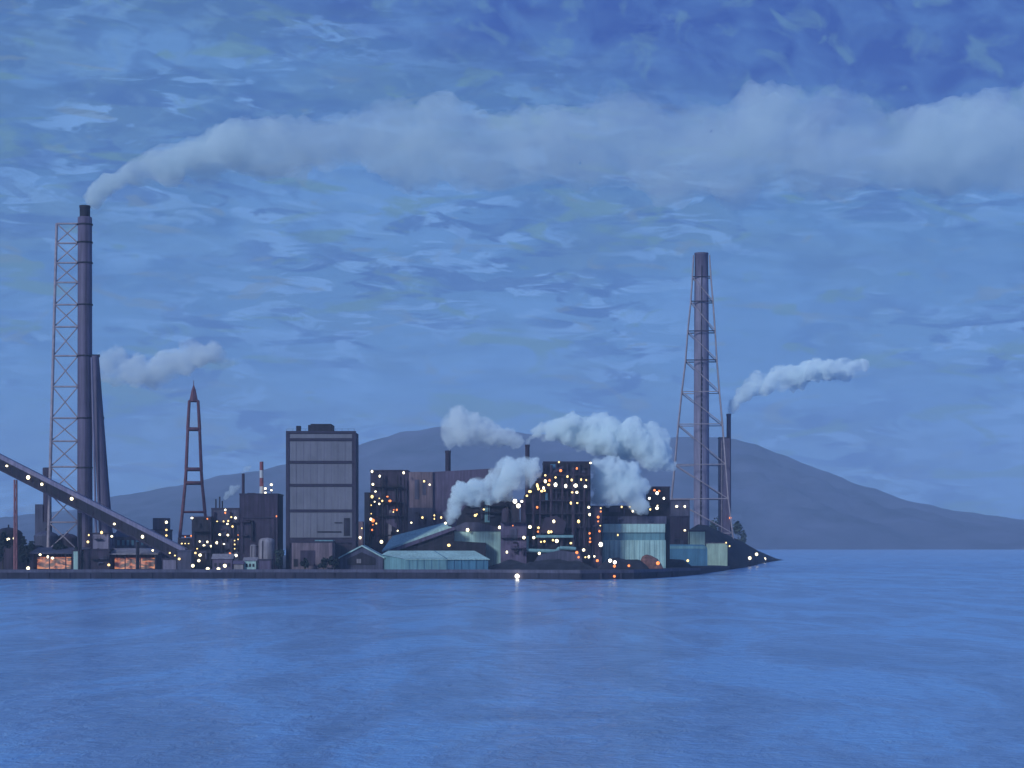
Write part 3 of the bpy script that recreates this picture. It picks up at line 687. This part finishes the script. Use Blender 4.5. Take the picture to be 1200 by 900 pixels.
b = MB(); b.add([P(508, 645.2, D + 19.8), P(509.2, 645.2, D + 19.8), P(525, 655, D - .62), P(523.6, 655, D - .62)], [(0, 3, 2, 1)]); part('roof_seam', b, M['blue'], t)
g = MB()
for i in range(11): xx = px(480 + i * 8.6, D); g.box(xx - .12, xx + .12, D - .15, D - .004, GZ, ze)
part('pilaster', g, M['blue'], t)

# green-teal hall and dark structure behind it
D = 1070
t = thing('teal_hall', 'pale teal hall with dark superstructure, left of the three floodlights', 'building', 560, D)
b = MB(); b.pbox(532.5, 587, 622, None, D, 22); part('wall', b, M['teal'], t)
b = MB(); b.pprism([(531, 622.5), (588, 622.5), (588, 619), (560, 612), (545, 612), (531, 618)], D - .5, 23); part('roof', b, M['slate'], t)
b = MB(); b.pprism([(534, 618), (600, 618), (600, 583), (576, 583), (576, 586), (560, 586), (545, 594), (537, 604)], D + 8, 14); part('superstructure', b, M['dark'], t)
b = MB(); b.pbox(568, 574, 584, 612, D + 7.2, .6); part('teal_duct', b, M['teal2'], t)
for y in (600, 592): platform(t, 545, 600, y, D + 5.4, 2.4)
lamps(t, D - 1, [(548, 621, 'w', 1.2), (585.5, 618, 'w', 1.3)])
lamps(t, D + 5, [(567, 597, 'y', .8), (557, 604, 'y', .8), (559, 602.5, 'y', .6)])

# hot stove column with the three floodlights
D = 1050
t = thing('stove_tower', 'violet tower carrying a cluster of three bright floodlights, left of the dark furnace', 'tower', 602, D)
b = MB(); b.pbox(586.5, 617, 612, None, D, 14); part('wall', b, M['violet'], t)
b = MB(); b.pbox(599, 609, 588, 611.5, D + 3, 8); part('dark_shaft', b, M['dark'], t)
b = MB(); b.lathe(px(593, D), D + 6, [(5.2 * D / F, pz(612, D)), (5.2 * D / F, pz(600, D)), (4 * D / F, pz(596, D)), (.3, pz(594.5, D))], 16); part('stove', b, M['dark2'], t)
b = MB(); b.pbox(610, 616, 585, 611.5, D + 2, 8); part('pale_shaft', b, M['dark2'], t)
b = MB(); b.pbox(598, 606, 620, 634, D - .3, .25); part('shutter', b, M['slate'], t)
platform(t, 587, 617, 611.6, D - 3.2, 3); platform(t, 587, 617, 630, D - 2.2, 2)
lamps(t, D - 2, [(603.5, 587.5, 'f', 1.25), (611.5, 587.5, 'f', 1.25), (607.5, 592.8, 'f', 1.2), (601, 616, 'o', .6), (594, 647, 'w', .9), (614, 630, 'w', 1.2)])
b = MB(); b.tube(P(607.5, 612, D), P(607.5, 586, D), .2, n=6); b.tube(P(603, 589.5, D - .8), P(612, 589.5, D - .8), .15, n=5); part('lamp_mast', b, M['frame'], t)

# ------------------------------------------------------------------ the blast furnace
D = 1058
t = thing('blast_furnace', 'tall near-black furnace building covered in lamps, middle of the works', 'building', 655, D)
b = MB(); b.pprism([(617, 668), (692, 668), (692, 542), (637, 542), (637, 552), (628, 563), (620, 574), (614, 581), (614, 600), (617, 604)], D, 32); part('casing', b, M['dark'], t)
b = MB(); b.pbox(636.5, 692.5, 540.6, 542, D - .5, 33); part('parapet', b, M['frame'], t)
b = MB(); b.pbox(692, 705.5, 593, None, D + 2, 20); part('side_wing', b, M['dark2'], t)
for k, x in enumerate((640, 652, 665, 679, 690)):
    b = MB(); b.pbox(x - .9, x + .9, 543, 640, D - 1.4, 1.2); part('column', b, M['frame'], t)
for (x0, x1, y) in ((637, 692, 556), (630, 692, 571.5), (625, 692, 586), (617, 692, 601), (617, 692, 617)): platform(t, x0, x1, y, D - 4.2, 2.7, 'frame')
pipes(t, D - 3, [(646, 545, 646, 625, .7), (659, 560, 659, 640, .5), (672, 548, 672, 640, .9), (685, 560, 685, 640, .5), (625, 580, 625, 640, .8), (633, 570, 633, 640, .45)], 'dark2')
b = MB(); b.tube(P(628, 566, D - 2), P(660, 548, D - 2), 1.0, n=10); part('downcomer', b, M['dark2'], t)
b = MB(); b.pprism([(633, 624), (660, 626), (664, 612), (652, 604), (638, 607)], D - 5, 1); part('hopper', b, M['frame'], t)
b = MB(); b.pbox(628, 672, 627, 630, D - 6, 2.5); b.pbox(617, 619.5, 628, 646, D - 6, 2); b.tube(P(617, 645, D - 6), P(652, 646, D - 6), 1.0, n=8); b.tube(P(652, 646, D - 6), P(656, 642, D - 6), 1.0, n=8); b.tube(P(656, 642, D - 6), P(675, 643, D - 6), 1.0, n=8); part('teal_duct', b, M['teal2'], t)
b = MB(); b.pprism([(622, 664), (684, 664), (680, 648), (655, 645), (632, 650)], D - 12, 6); part('cast_house', b, M['slate'], t)
b = MB(); b.pbox(645, 651, 544, 549, D - 1.2, .6); b.pbox(639, 642, 578, 586, D - 1.8, .4); part('window', b, M['blue'], t)
lamps(t, D - 5, [(655, 541.5, 'y', .8), (692, 542.5, 'w', .9), (657, 551.5, 'o', 1.0), (676, 549, 'o', 1.0), (639, 557, 'y', .9), (665, 558.5, 'y', .8), (651, 559.5, 'y', .8), (639, 564, 'w', 1.3), (629.5, 568, 'y', .8), (644, 563, 'o', 1.1), (643, 568, 'y', .9), (651, 568, 'f', 1.3), (663, 569.5, 'f', 1.3), (670, 562.5, 'y', .8), (674.5, 569, 'f', 1.2), (681, 562, 'y', .8), (687, 562.5, 'y', .6), (686, 570, 'f', 1.1), (670.5, 577, 'y', 1.0), (676, 577, 'w', 1.0), (669, 589.5, 'y', 1.0), (676.5, 589.5, 'y', .8), (637, 572, 'w', 1.3), (635, 575.5, 'y', .9), (638.5, 575, 'y', .8), (631, 573, 'y', .9), (630, 570, 'y', .7), (621, 576, 'y', 1.0), (617.5, 581, 'y', 1.0), (629.5, 594.5, 'o', .9), (690, 594.5, 'w', 1.2), (691, 603, 'w', 1.0), (678, 611, 'y', 1.0), (649, 611, 'w', 1.2), (621, 617.5, 'w', 1.2), (631, 618.5, 'y', .9), (630.5, 623, 'o', 1.0), (643, 623.5, 'y', 1.1), (646, 623.2, 'y', .7), (625.5, 630, 'w', 1.2)])
lamps(t, D - 8, [(634, 635, 'y', 1.0), (638, 634.5, 'y', .8), (648, 633, 'y', .8), (652.5, 634, 'w', 1.2), (669, 636.5, 'y', 1.0), (632, 648.5, 'w', 1.1)])
lamps(t, D - 2, [(704, 595.5, 'y', .7), (704, 599.5, 'o', .8), (701, 606, 'o', 1.0), (701, 611, 'o', .9), (703.5, 616, 'y', .6), (702.5, 622.5, 'o', 1.0), (691, 625, 'o', .9), (691.5, 631, 'o', .8), (691.5, 635, 'o', .9), (704, 638, 'f', 1.3)])
lamps(t, D - 14, [(684, 644.5, 'w', 1.3), (676, 647.5, 'o', .8), (678, 653, 'o', .8), (686, 653, 'y', .7), (690, 652.5, 'w', 1.0), (696.5, 652, 'w', .9)])
D = 1110
t = thing('furnace_chimney', 'short dark chimney just left of the furnace, feeding the largest white cloud', 'chimney', 618, D); s = D / F
b = MB(); b.lathe(px(618, D), D, [(3.0 * s, GZ), (2.6 * s, pz(524, D)), (3.0 * s, pz(523, D)), (3.0 * s, pz(521, D))], 14); part('flue', b, M['dark2'], t)

for nm_, a_ in (('blast_furnace', (640, 691, 545, 640, 1058, 22, 21)), ('blast_furnace', (618, 640, 585, 645, 1058, 9, 22)), ('blast_furnace', (693, 705, 596, 650, 1060, 5, 23)), ('teal_hall', (548, 598, 587, 610, 1078, 9, 24)), ('stove_tower', (588, 616, 614, 650, 1050, 6, 25))):
    clutter(bpy.data.objects[nm_], *a_)
# ------------------------------------------------------------------ right works
D = 1075
t = thing('teal_plant', 'big pale teal plant building with dark middle band, right of the dark furnace', 'building', 744, D)
b = MB(); b.pbox(706.5, 780, 633, None, D, 24); part('lower_wall', b, M['teal'], t)
b = MB(); b.pbox(707, 779, 624, 633, D + 1, 22); part('dark_band', b, M['teal2'], t)
b = MB(); b.pbox(706.5, 779.5, 614, 624, D + .2, 23); part('upper_wall', b, M['teal'], t)
b = MB(); b.pbox(692.5, 781, 605, 614, D + 1.5, 24); part('roof_storey', b, M['slate'], t)
b = MB(); b.pbox(692.5, 758, 592.5, 605, D + 4, 16); part('dark_superstructure', b, M['dark'], t)
g = MB()
for i in range(13): xx = px(708 + i * 5.9, D); g.box(xx - .1, xx + .1, D - .1, D - .004, GZ, pz(633.3, D))
part('rib', g, M['teal2'], t)
b = MB(); b.pbox(714, 727, 594, 600, D + 3.5, .4); part('shutter', b, M['slate'], t)
lamps(t, D + 2, [(728.5, 594, 'y', .9), (738, 594, 'y', .7), (741.5, 599, 'w', 1.0)])
lamps(t, D - 1, [(724, 627, 'y', .6)])
D = 1066
t = thing('lamp_lit_block', 'near-black cube-shaped block with bright lamps, at the right edge of the steam', 'building', 771, D)
b = MB(); b.pbox(759, 785, 571.5, None, D + 20, 14); part('wall', b, M['dark'], t)
b = MB(); b.pbox(758.5, 785.5, 570, 571.5, D + 19.6, 15); part('parapet', b, M['frame'], t)
platform(t, 759, 785, 589, D + 17, 2.6)
lamps(t, D + 17, [(761, 584, 'f', 1.2), (770, 578, 'f', 1.6), (778, 584, 'f', 1.2), (770, 595.5, 'f', 1.3), (762, 597, 'y', .9), (767, 574.5, 'o', 1.0), (772.5, 575.5, 'o', .9), (770.5, 592.5, 'w', .6)])
t = block('blue_grey_block', 'blue grey block between the lamp-lit dark cube and the framed chimney', 'building', 785.5, 808, 587, 1256, 14, 'slate')
lamps(t, 1255, [(793, 593.5, 'w', .9), (802.5, 593.5, 'w', 1.0)])
t = block('dark_works', 'plain dark works building behind the blue teal hall, left of the framed chimney foot', 'building', 781, 808, 606, 1232, 16, 'dark2')
lamps(t, 1231, [(802.5, 621.5, 'w', 1.0)])
t = block('pale_cabin', 'small pale teal cabin above the blue teal hall', 'building', 807.5, 827, 623, 1225, 9, 'green')
D = 1200
t = thing('blue_hall', 'round-ended blue teal hall at the foot of the framed chimney', 'building', 804, D)
b = MB(); X0, X1 = px(781, D), px(829, D); z1 = pz(638, D); pr = [(X0, GZ), (X1, GZ)]
rr = 3.2
for k in range(7): a = k * math.pi / 12; pr.append((X1 - rr + rr * math.cos(a), z1 - rr + rr * math.sin(a)))
for k in range(7): a = math.pi / 2 + k * math.pi / 12; pr.append((X0 + rr + rr * math.cos(a), z1 - rr + rr * math.sin(a)))
b.prism(pr, D, D + 18); part('shell', b, M['blue'], t)
b = MB(); b.pbox(783, 827, 640, 643, D - .2, .15); part('band', b, M['teal2'], t)
t = thing('green_hall', 'pale yellow green hall at the right end of the buildings, before the dark slope', 'building', 840, 1345); D = 1345
b = MB(); b.pprism([(828.5, 666), (852.5, 666), (852.5, 639), (850, 636.8), (831, 636.8), (828.5, 638)], D, 14); part('wall', b, M['green'], t)
b = MB(); b.pbox(829, 852, 636.2, 636.7, D - .3, 15); part('roof', b, M['pale'], t)
lamps(t, D - 1, [(851, 636, 'y', .7), (855, 640, 'y', .8)])
for nm_, a_ in (('teal_plant', (694, 757, 594, 604, 1079, 6, 31)), ('teal_plant', (693, 780, 606, 612, 1076.5, 5, 32)), ('dark_works', (782, 807, 610, 640, 1232, 6, 33)), ('lamp_lit_block', (760, 784, 575, 600, 1086, 4, 34))):
    clutter(bpy.data.objects[nm_], *a_)
# stock heaps along the waterside
def heap(name, label, x0, x1, y0, D, dep, m, seed, cat='stockpile', ytops=None):
    r = random.Random(seed); b = MB(); nx, ny = max(12, int((x1 - x0) / 2)), 8; vs = []
    for j in range(ny + 1):
        for i in range(nx + 1):
            u, v = i / nx, j / ny; x = px(x0 + (x1 - x0) * u, D); y = D + dep * v
            pk = pz(y0, D) - GZ
            e = min(1, u * 5, (1 - u) * 5) ** .7 * math.sin(math.pi * min(1, v * 1.0)) ** .55
            nz = .78 + .5 * noise.fractal(Vector((x * .07 + seed, y * .07, seed)), .9, 2, 4)
            vs.append((x, y, GZ - .05 + pk * e * nz))
    b.add(vs, [(j * (nx + 1) + i, j * (nx + 1) + i + 1, (j + 1) * (nx + 1) + i + 1, (j + 1) * (nx + 1) + i) for j in range(ny) for i in range(nx)], 0, True)
    return solo(name, b, M[m], label, cat, (x0 + x1) / 2, D)
heap('coal_heap', 'long black coal bank below the three floodlights, beside the blue warehouse half', 569, 700, 654, 1016, 22, 'earth', 3)
heap('coal_heap', 'low black coal bank in front of the big teal plant', 700, 762, 655, 1030, 20, 'earth', 7)
heap('coal_heap', 'black coal bank in front of the blue teal hall', 762, 812, 653, 1112, 18, 'earth', 9)
heap('scrap_heap', 'rusty red scrap heap at the base of the big teal plant', 748, 778, 654, 1056, 12, 'red', 5, 'heap')
# yard lamps: posts of their own
def yard_lamp(x, y, kd, r, lab, D=1012, group='lamps on posts along the quay'):
    t = thing('yard_lamp', lab, 'lamp post', x, D, group); z = pz(y, D); X_ = px(x, D); r *= .75
    b = MB(); b.tube((X_, D + .4, GZ), (X_, D + .4, z + r + .3), .16, .1, 6); b.box(X_ - .1, X_ + .1, D - r * .4, D + .5, z + r + .1, z + r + .25); part('post', b, M['frame'], t)
    b = MB(); b.lathe(X_, D, [(.01, z - r), (r * .7, z - r * .72), (r, z), (r * .7, z + r * .72), (.01, z + r)], 12); part('lamp_head', b, E[kd], t)
for a in ((33, 666, 'w', 1.1, 'yard lamp on the quay edge below the leftmost orange-lit shed', 1006), (226, 663, 'w', 1.0, 'yard lamp where the conveyor bridge meets the quay', 1008),
          (243.5, 667, 'w', 1.2, 'lowest yard lamp of the left cluster, at the quay edge', 1004), (256, 667, 'w', 1.1, 'yard lamp at the quay edge under the violet roofed hut', 1004), (263.5, 663, 'w', 1.1, 'yard lamp between the violet roofed hut and the low pale hut', 1006),
          (700, 657, 'o', .9, 'orange yard lamp at the foot of the furnace side wing', 1018), (715, 657, 'f', 1.1, 'white yard lamp left of its twin before the teal plant', 1020), (720.5, 659, 'f', 1.1, 'white yard lamp right of its twin before the teal plant', 1018),
          (720, 663.5, 'o', .9, 'orange yard lamp just below the pair of white ones', 1014), (737, 663, 'o', .8, 'small orange yard lamp left of the rusty scrap heap', 1016), (771, 660, 'o', 1.2, 'orange yard lamp right of the rusty scrap heap', 1036), (806, 657, 'y', .9, 'yellow yard lamp before the blue teal hall', 1150)):
    yard_lamp(*a)
for (x, kd, r, lab) in ((606, 'f', .95, 'added bright white lamp low on the quay wall, making the glint on the water'), (720, 'o', .6, 'added orange lamp low on the quay wall, making the glint before the teal plant')):
    D = shoreD(x) - 1.6; t = thing('added_glint_lamp', lab, 'lamp', x, D, z=1.6)  # lamps added at the waterline only to produce the glints on the water
    b = MB(); b.box(px(x, D) - .12, px(x, D) + .12, D, D + 1.0, 2.2, 2.4); part('bracket', b, M['frame'], t)
    b = MB(); X_ = px(x, D); b.lathe(X_, D, [(.01, 1.4 - r), (r * .7, 1.4 - r * .72), (r, 1.4), (r * .7, 1.4 + r * .72), (.01, 1.4 + r)], 12); part('lamp_head', b, E['q'] if kd == 'f' else E[kd], t)
for a in ((878.5, 654, 'f', 1.9, 'headland lamp, the left one of three on the spit', 1560), (886.5, 649.5, 'f', 1.9, 'headland lamp, the highest of three on the spit', 1640), (896, 655, 'f', 2.1, 'headland lamp, the one nearest the tip of the spit', 1860)):
    D = a[5]; t = thing('headland_lamp', a[4], 'lamp post', a[0], D, 'lamps on the spit', z=2.0); b = MB(); z = pz(a[1], D); X_ = px(a[0], D)
    b.tube((X_, D + 1, -.5), (X_, D + 1, z), .25, n=6); part('post', b, M['frame'], t)
    b = MB(); r = a[3] * .62; b.lathe(X_, D - .6, [(.01, z - r), (r * .7, z - r * .72), (r, z), (r * .7, z + r * .72), (.01, z + r)], 12); part('lamp_head', b, E['w'], t)

# ------------------------------------------------------------------ framed chimney at right
D = 1490
t = thing('framed_chimney', 'tall violet chimney inside an open four-legged lattice frame, at right', 'chimney', 822, D)
pt = pylon_frame(None, None, D, 822); s = D / F
b = MB(); c0 = pt(0, 0, 0); b.lathe(c0.x, c0.y, [(9.2 * s, GZ), (9.0 * s, pz(500, D)), (8.4 * s, pz(340, D)), (7.6 * s, pz(298, D)), (6.2 * s, pz(297.5, D))], 28); part('flue', b, M['flue2'], t)
b = MB(); b.lathe(c0.x, c0.y, [(8.1 * s, pz(325, D)), (7.95 * s, pz(299, D)), (8.3 * s, pz(298.5, D)), (8.3 * s, pz(296.5, D)), (6 * s, pz(296.5, D)), (5.8 * s, pz(300, D))], 28); part('tip', b, M['flue'], t)
b = MB(); b.tube(pt(-1.2 * s, -9.6 * s, GZ), pt(.3 * s, -8.9 * s, pz(312, D)), .3, n=6)
for k in range(40): zz_ = GZ + 3.6 * k; u_ = -1.2 + 1.5 * k / 40; b.tube(pt(u_ * s, -9.7 * s, zz_), pt(u_ * s + .1, -9.5 * s, zz_ + 2.2), .5, n=6)
part('cable_riser', b, M['dark'], t)
lev = [(300, 9.2, 9.4), (325, 10.5, 11), (354, 12.5, 13.5), (389, 16, 16), (423, 18.5, 18), (460, 23, 21), (498, 27, 24.5), (545, 31, 28), (585, 35, 31), (625, 38, 36), (660, 42, 40)]
zz = [pz(y, D) for y, _, _ in lev]; zz[-1] = GZ
def corner(k, sx, sy):
    y, wl, wr = lev[k]; u = (wr if sx > 0 else -wl) * s; return pt(u, sy * (wl + wr) / 2 * s * .8, zz[k])
for sx in (-1, 1):
    for sy in (-1, 1):
        b = MB()
        for k in range(len(lev) - 1): b.tube(corner(k, sx, sy), corner(k + 1, sx, sy), .5, .55, 6)
        part('leg', b, M['lattice'], t)
for k in range(1, len(lev) - 1):
    b = MB(); cs = [corner(k, -1, -1), corner(k, 1, -1), corner(k, 1, 1), corner(k, -1, 1)]
    for i in range(4): b.tube(cs[i], cs[(i + 1) % 4], .42 if k < 5 else .34, n=5)
    part('cross_beam', b, M['frame' if k < 6 and k != 5 else 'lattice'], t)
    for sy in (-1, 1):
        b = MB(); b.tube(corner(k, -1, sy), corner(k + 1, 1, sy), .34, n=5); part('diagonal_brace', b, M['lattice'], t)

# slab block with thin chimney, right of it
D = 1500
t = thing('boiler_house', 'narrow grey violet boiler block right of the framed chimney', 'building', 849, D)
b = MB(); b.pbox(843, 855.5, 513.5, None, D, 9); part('wall', b, M['flue'], t)
b = MB(); b.pbox(842.6, 856, 512.3, 513.5, D - .4, 10); part('parapet', b, M['frame'], t)
pipes(t, D - .8, [(846, 516, 846, 640, .3)], 'lattice')
lamps(t, D - 1, [(856, 607, 'o', 1.4)])
t = thing('boiler_chimney', 'thin grey chimney rising behind the narrow boiler block at right', 'chimney', 853.5, D + 14); s = (D + 14) / F
b = MB(); b.lathe(px(854, D + 14), D + 14, [(2.9 * s, GZ), (2.6 * s, pz(488, D + 14)), (2.9 * s, pz(487, D + 14)), (2.9 * s, pz(485, D + 14))], 14); part('flue', b, M['flue'], t)
for k, (x, yt, w_, DD, lab) in enumerate(((836, 600, 15, 1560, 'grey green tree between the framed chimney and the boiler block'), (867, 612, 16, 1590, 'grey green tree on the slope right of the boiler block'))):
    tree(x, DD, yt, w_, lab, 'leafp', 50 + k)

# ------------------------------------------------------------------ steam and smoke
def vol_mat(name, col, dens, nscale, lo, hi, aniso=.2, dil=0):
    m = bpy.data.materials.new(name); m.use_nodes = True; T = m.node_tree
    for n_ in list(T.nodes): T.nodes.remove(n_)
    o = T.nodes.new('ShaderNodeOutputMaterial'); v = T.nodes.new('ShaderNodeVolumePrincipled')
    v.inputs['Color'].default_value = (*col, 1); v.inputs['Anisotropy'].default_value = aniso
    v.inputs['Density'].default_value = dens
    if nscale:
        t_ = T.nodes.new('ShaderNodeTexCoord')
        f = ramp(noi(t_.outputs['Object'], nscale, 3, .6, .6, T), [(lo, (.12, .12, .12)), (hi, (1, 1, 1))], T)
        d_ = mth('MULTIPLY', f, dens, T)
        if dil:     # smoke is dense at the mouth and thins as it spreads
            ln = T.nodes.new('ShaderNodeVectorMath'); ln.operation = 'LENGTH'; T.links.new(t_.outputs['Object'], ln.inputs[0])
            e_ = mth('POWER', 2.718, mth('MULTIPLY', ln.outputs['Value'], -1.0 / dil, T), T)
            d_ = mth('MULTIPLY', d_, mth('ADD', 1.0, mth('MULTIPLY', e_, 9.0, T), T), T)
        T.links.new(d_, v.inputs['Density'])
    T.links.new(v.outputs[0], o.inputs['Volume']); return m
def puff(name, label, cat, path, D, m, seed=1, dens=1.0, voxel=1.1, disp=(8, 4.4), squash=.78, group=None):
    """path: (x, y, radius_px[, dD]) - balls along the drift, fused into one skin and roughened"""
    r = random.Random(seed); bm = bmesh.new(); s_ = D / F
    pts = []
    for (a, b_) in zip(path, path[1:]):
        L_ = math.hypot(b_[0] - a[0], b_[1] - a[1]); nn = max(1, int(L_ / (min(a[2], b_[2]) * .55 * dens + .5)))
        for i in range(nn):
            t_ = i / nn; pts.append([a[k] + (b_[k] - a[k]) * t_ for k in range(3)])
    pts.append(list(path[-1][:3]))
    c0 = P(path[0][0], path[0][1], D)
    for (x, y, rp) in pts:
        for q_ in range(3):
            rr = rp * r.uniform(.5, .8) if q_ else rp * .82
            ox, oy, od = (r.uniform(-.55, .55) * rp, r.uniform(-.5, .5) * rp, r.uniform(-.6, .6) * rp) if q_ else (0, 0, 0)
            c_ = P(x + ox, y + oy, D) + Vector((0, od * s_, 0)) - c0
            res = bmesh.ops.create_icosphere(bm, subdivisions=2, radius=rr * s_)
            for v in res['verts']: v.co = Vector((v.co.x, v.co.y, v.co.z * (squash + .3 * r.random()))) + c_
    me = bpy.data.meshes.new(name); bm.to_mesh(me); bm.free()
    o = bpy.data.objects.new(name, me); COL.objects.link(o); o.location = c0
    rm = o.modifiers.new('r', 'REMESH'); rm.mode = 'VOXEL'; rm.voxel_size = voxel
    for k, (sz, st_) in enumerate((disp, (disp[0] * .3, disp[1] * .5))):
        tx = bpy.data.textures.new('cl', 'CLOUDS'); tx.noise_scale = sz; tx.noise_depth = 3
        dm = o.modifiers.new('d%d' % k, 'DISPLACE'); dm.texture = tx; dm.strength = st_ * 2; dm.mid_level = .5; dm.texture_coords = 'GLOBAL'
    bpy.context.view_layer.update(); dg = bpy.context.evaluated_depsgraph_get()
    ne = bpy.data.meshes.new_from_object(o.evaluated_get(dg)); o.modifiers.clear(); o.data = ne; ne.name = name
    ne.materials.clear(); ne.materials.append(m)
    for p_ in ne.polygons: p_.use_smooth = True
    return props(o, label, cat, group)
steam = vol_mat('steam', (.965, .997, 1.0), .34, .07, .36, .52, -.3)
steam_faint = vol_mat('faint steam', (.975, .993, 1.0), .13, .05, .36, .60, -.25)
steam_thin = vol_mat('thin steam', (.985, .996, 1.0), .24, .05, .38, .56, -.25)
smoke = vol_mat('smoke', (.93, .965, .95), .046, .020, .34, .60, -.1, 34)
G_ = 'steam clouds over the works'
puff('steam_cloud', 'white steam drifting from the single dark chimney over the hills', 'steam', [(526, 527, 4), (525, 515, 9), (530, 500, 15), (545, 500, 22), (568, 506, 20), (588, 510, 16), (604, 516, 10)], 1175, steam_thin, 2, group=G_)
puff('steam_cloud', 'largest white steam bank spreading right above the dark furnace', 'steam', [(619, 518, 3.5), (626, 510, 8), (640, 506, 14), (660, 503, 18), (685, 507, 24), (712, 512, 28), (738, 512, 29), (757, 522, 26), (772, 535, 17), (784, 548, 9)], 1135, steam, 3, group=G_)
puff('steam_cloud', 'thick steam column curling up from the sloping teal roof to the furnace', 'steam', [(527, 611, 5), (530, 600, 8), (535, 588, 12), (545, 579, 17), (562, 572, 21), (582, 565, 23), (602, 556, 24), (617, 551, 21)], 1050, steam, 4, group=G_)
puff('steam_cloud', 'boxy low steam bank pressed against the right side of the dark furnace', 'steam', [(704, 551, 15), (720, 552, 17), (738, 555, 18), (744, 567, 16), (740, 578, 15), (724, 580, 15), (706, 580, 15), (704, 566, 15), (726, 566, 18), (748, 588, 9), (751, 597, 7)], 1072, steam, 5, group=G_)
puff('steam_cloud', 'bright steam trailing up from the thin boiler chimney at right', 'steam', [(855, 482, 3.5), (861, 473, 6.5), (870, 463, 10), (884, 455, 13), (902, 449, 15), (925, 443, 17), (955, 437, 17), (985, 432, 14), (1010, 428, 9)], 1514, steam, 6, group=G_)
puff('steam_cloud', 'faint steam drifting right behind the shaft of the tallest chimney', 'steam', [(116, 440, 12), (128, 424, 18), (142, 434, 22), (160, 434, 21), (182, 440, 18), (205, 428, 20), (228, 416, 20), (246, 412, 15), (262, 424, 10)], 1300, steam_faint, 7, group=G_)
puff('steam_wisp', 'tiny steam wisp rising left of the thin dark chimney', 'steam', [(264, 584, 3), (268, 579, 4.2), (274, 574, 5), (279, 570, 3.5)], 1060, steam, 8, voxel=.5, disp=(3, .5), group=G_)
puff('steam_wisp', 'tiny steam wisp at the top of the thin dark chimney', 'steam', [(285, 553, 2.2), (288, 549, 3.4), (293, 547, 2.4)], 1074, steam, 9, voxel=.5, disp=(3, .5), group=G_)
puff('smoke_plume', 'huge grey blue smoke plume streaming right from the tallest chimney', 'smoke', [(102, 241, 5), (112, 231, 9), (130, 217, 14), (152, 203, 20), (185, 190, 27), (230, 181, 34), (290, 175, 42), (360, 168, 48), (440, 168, 53), (520, 168, 58), (610, 170, 64), (700, 172, 70), (800, 174, 74), (900, 174, 78), (1010, 172, 82), (1130, 170, 86), (1260, 168, 90)], 1060, smoke, 11, voxel=2.4, disp=(15, 6.5), squash=.62)

# ------------------------------------------------------------------ the air
hz = MB(); hz.box(-9000, 9000, -250, 11600, -1.5, 560)
hv = bpy.data.materials.new('air'); hv.use_nodes = True; T = hv.node_tree
for n_ in list(T.nodes): T.nodes.remove(n_)
o_ = T.nodes.new('ShaderNodeOutputMaterial'); v_ = T.nodes.new('ShaderNodeVolumePrincipled')
v_.inputs['Color'].default_value = (.74, .84, 1, 1); v_.inputs['Density'].default_value = 8.5e-5; v_.inputs['Anisotropy'].default_value = .0
T.links.new(v_.outputs[0], o_.inputs['Volume'])
struct('haze', hz, hv, 'stuff')
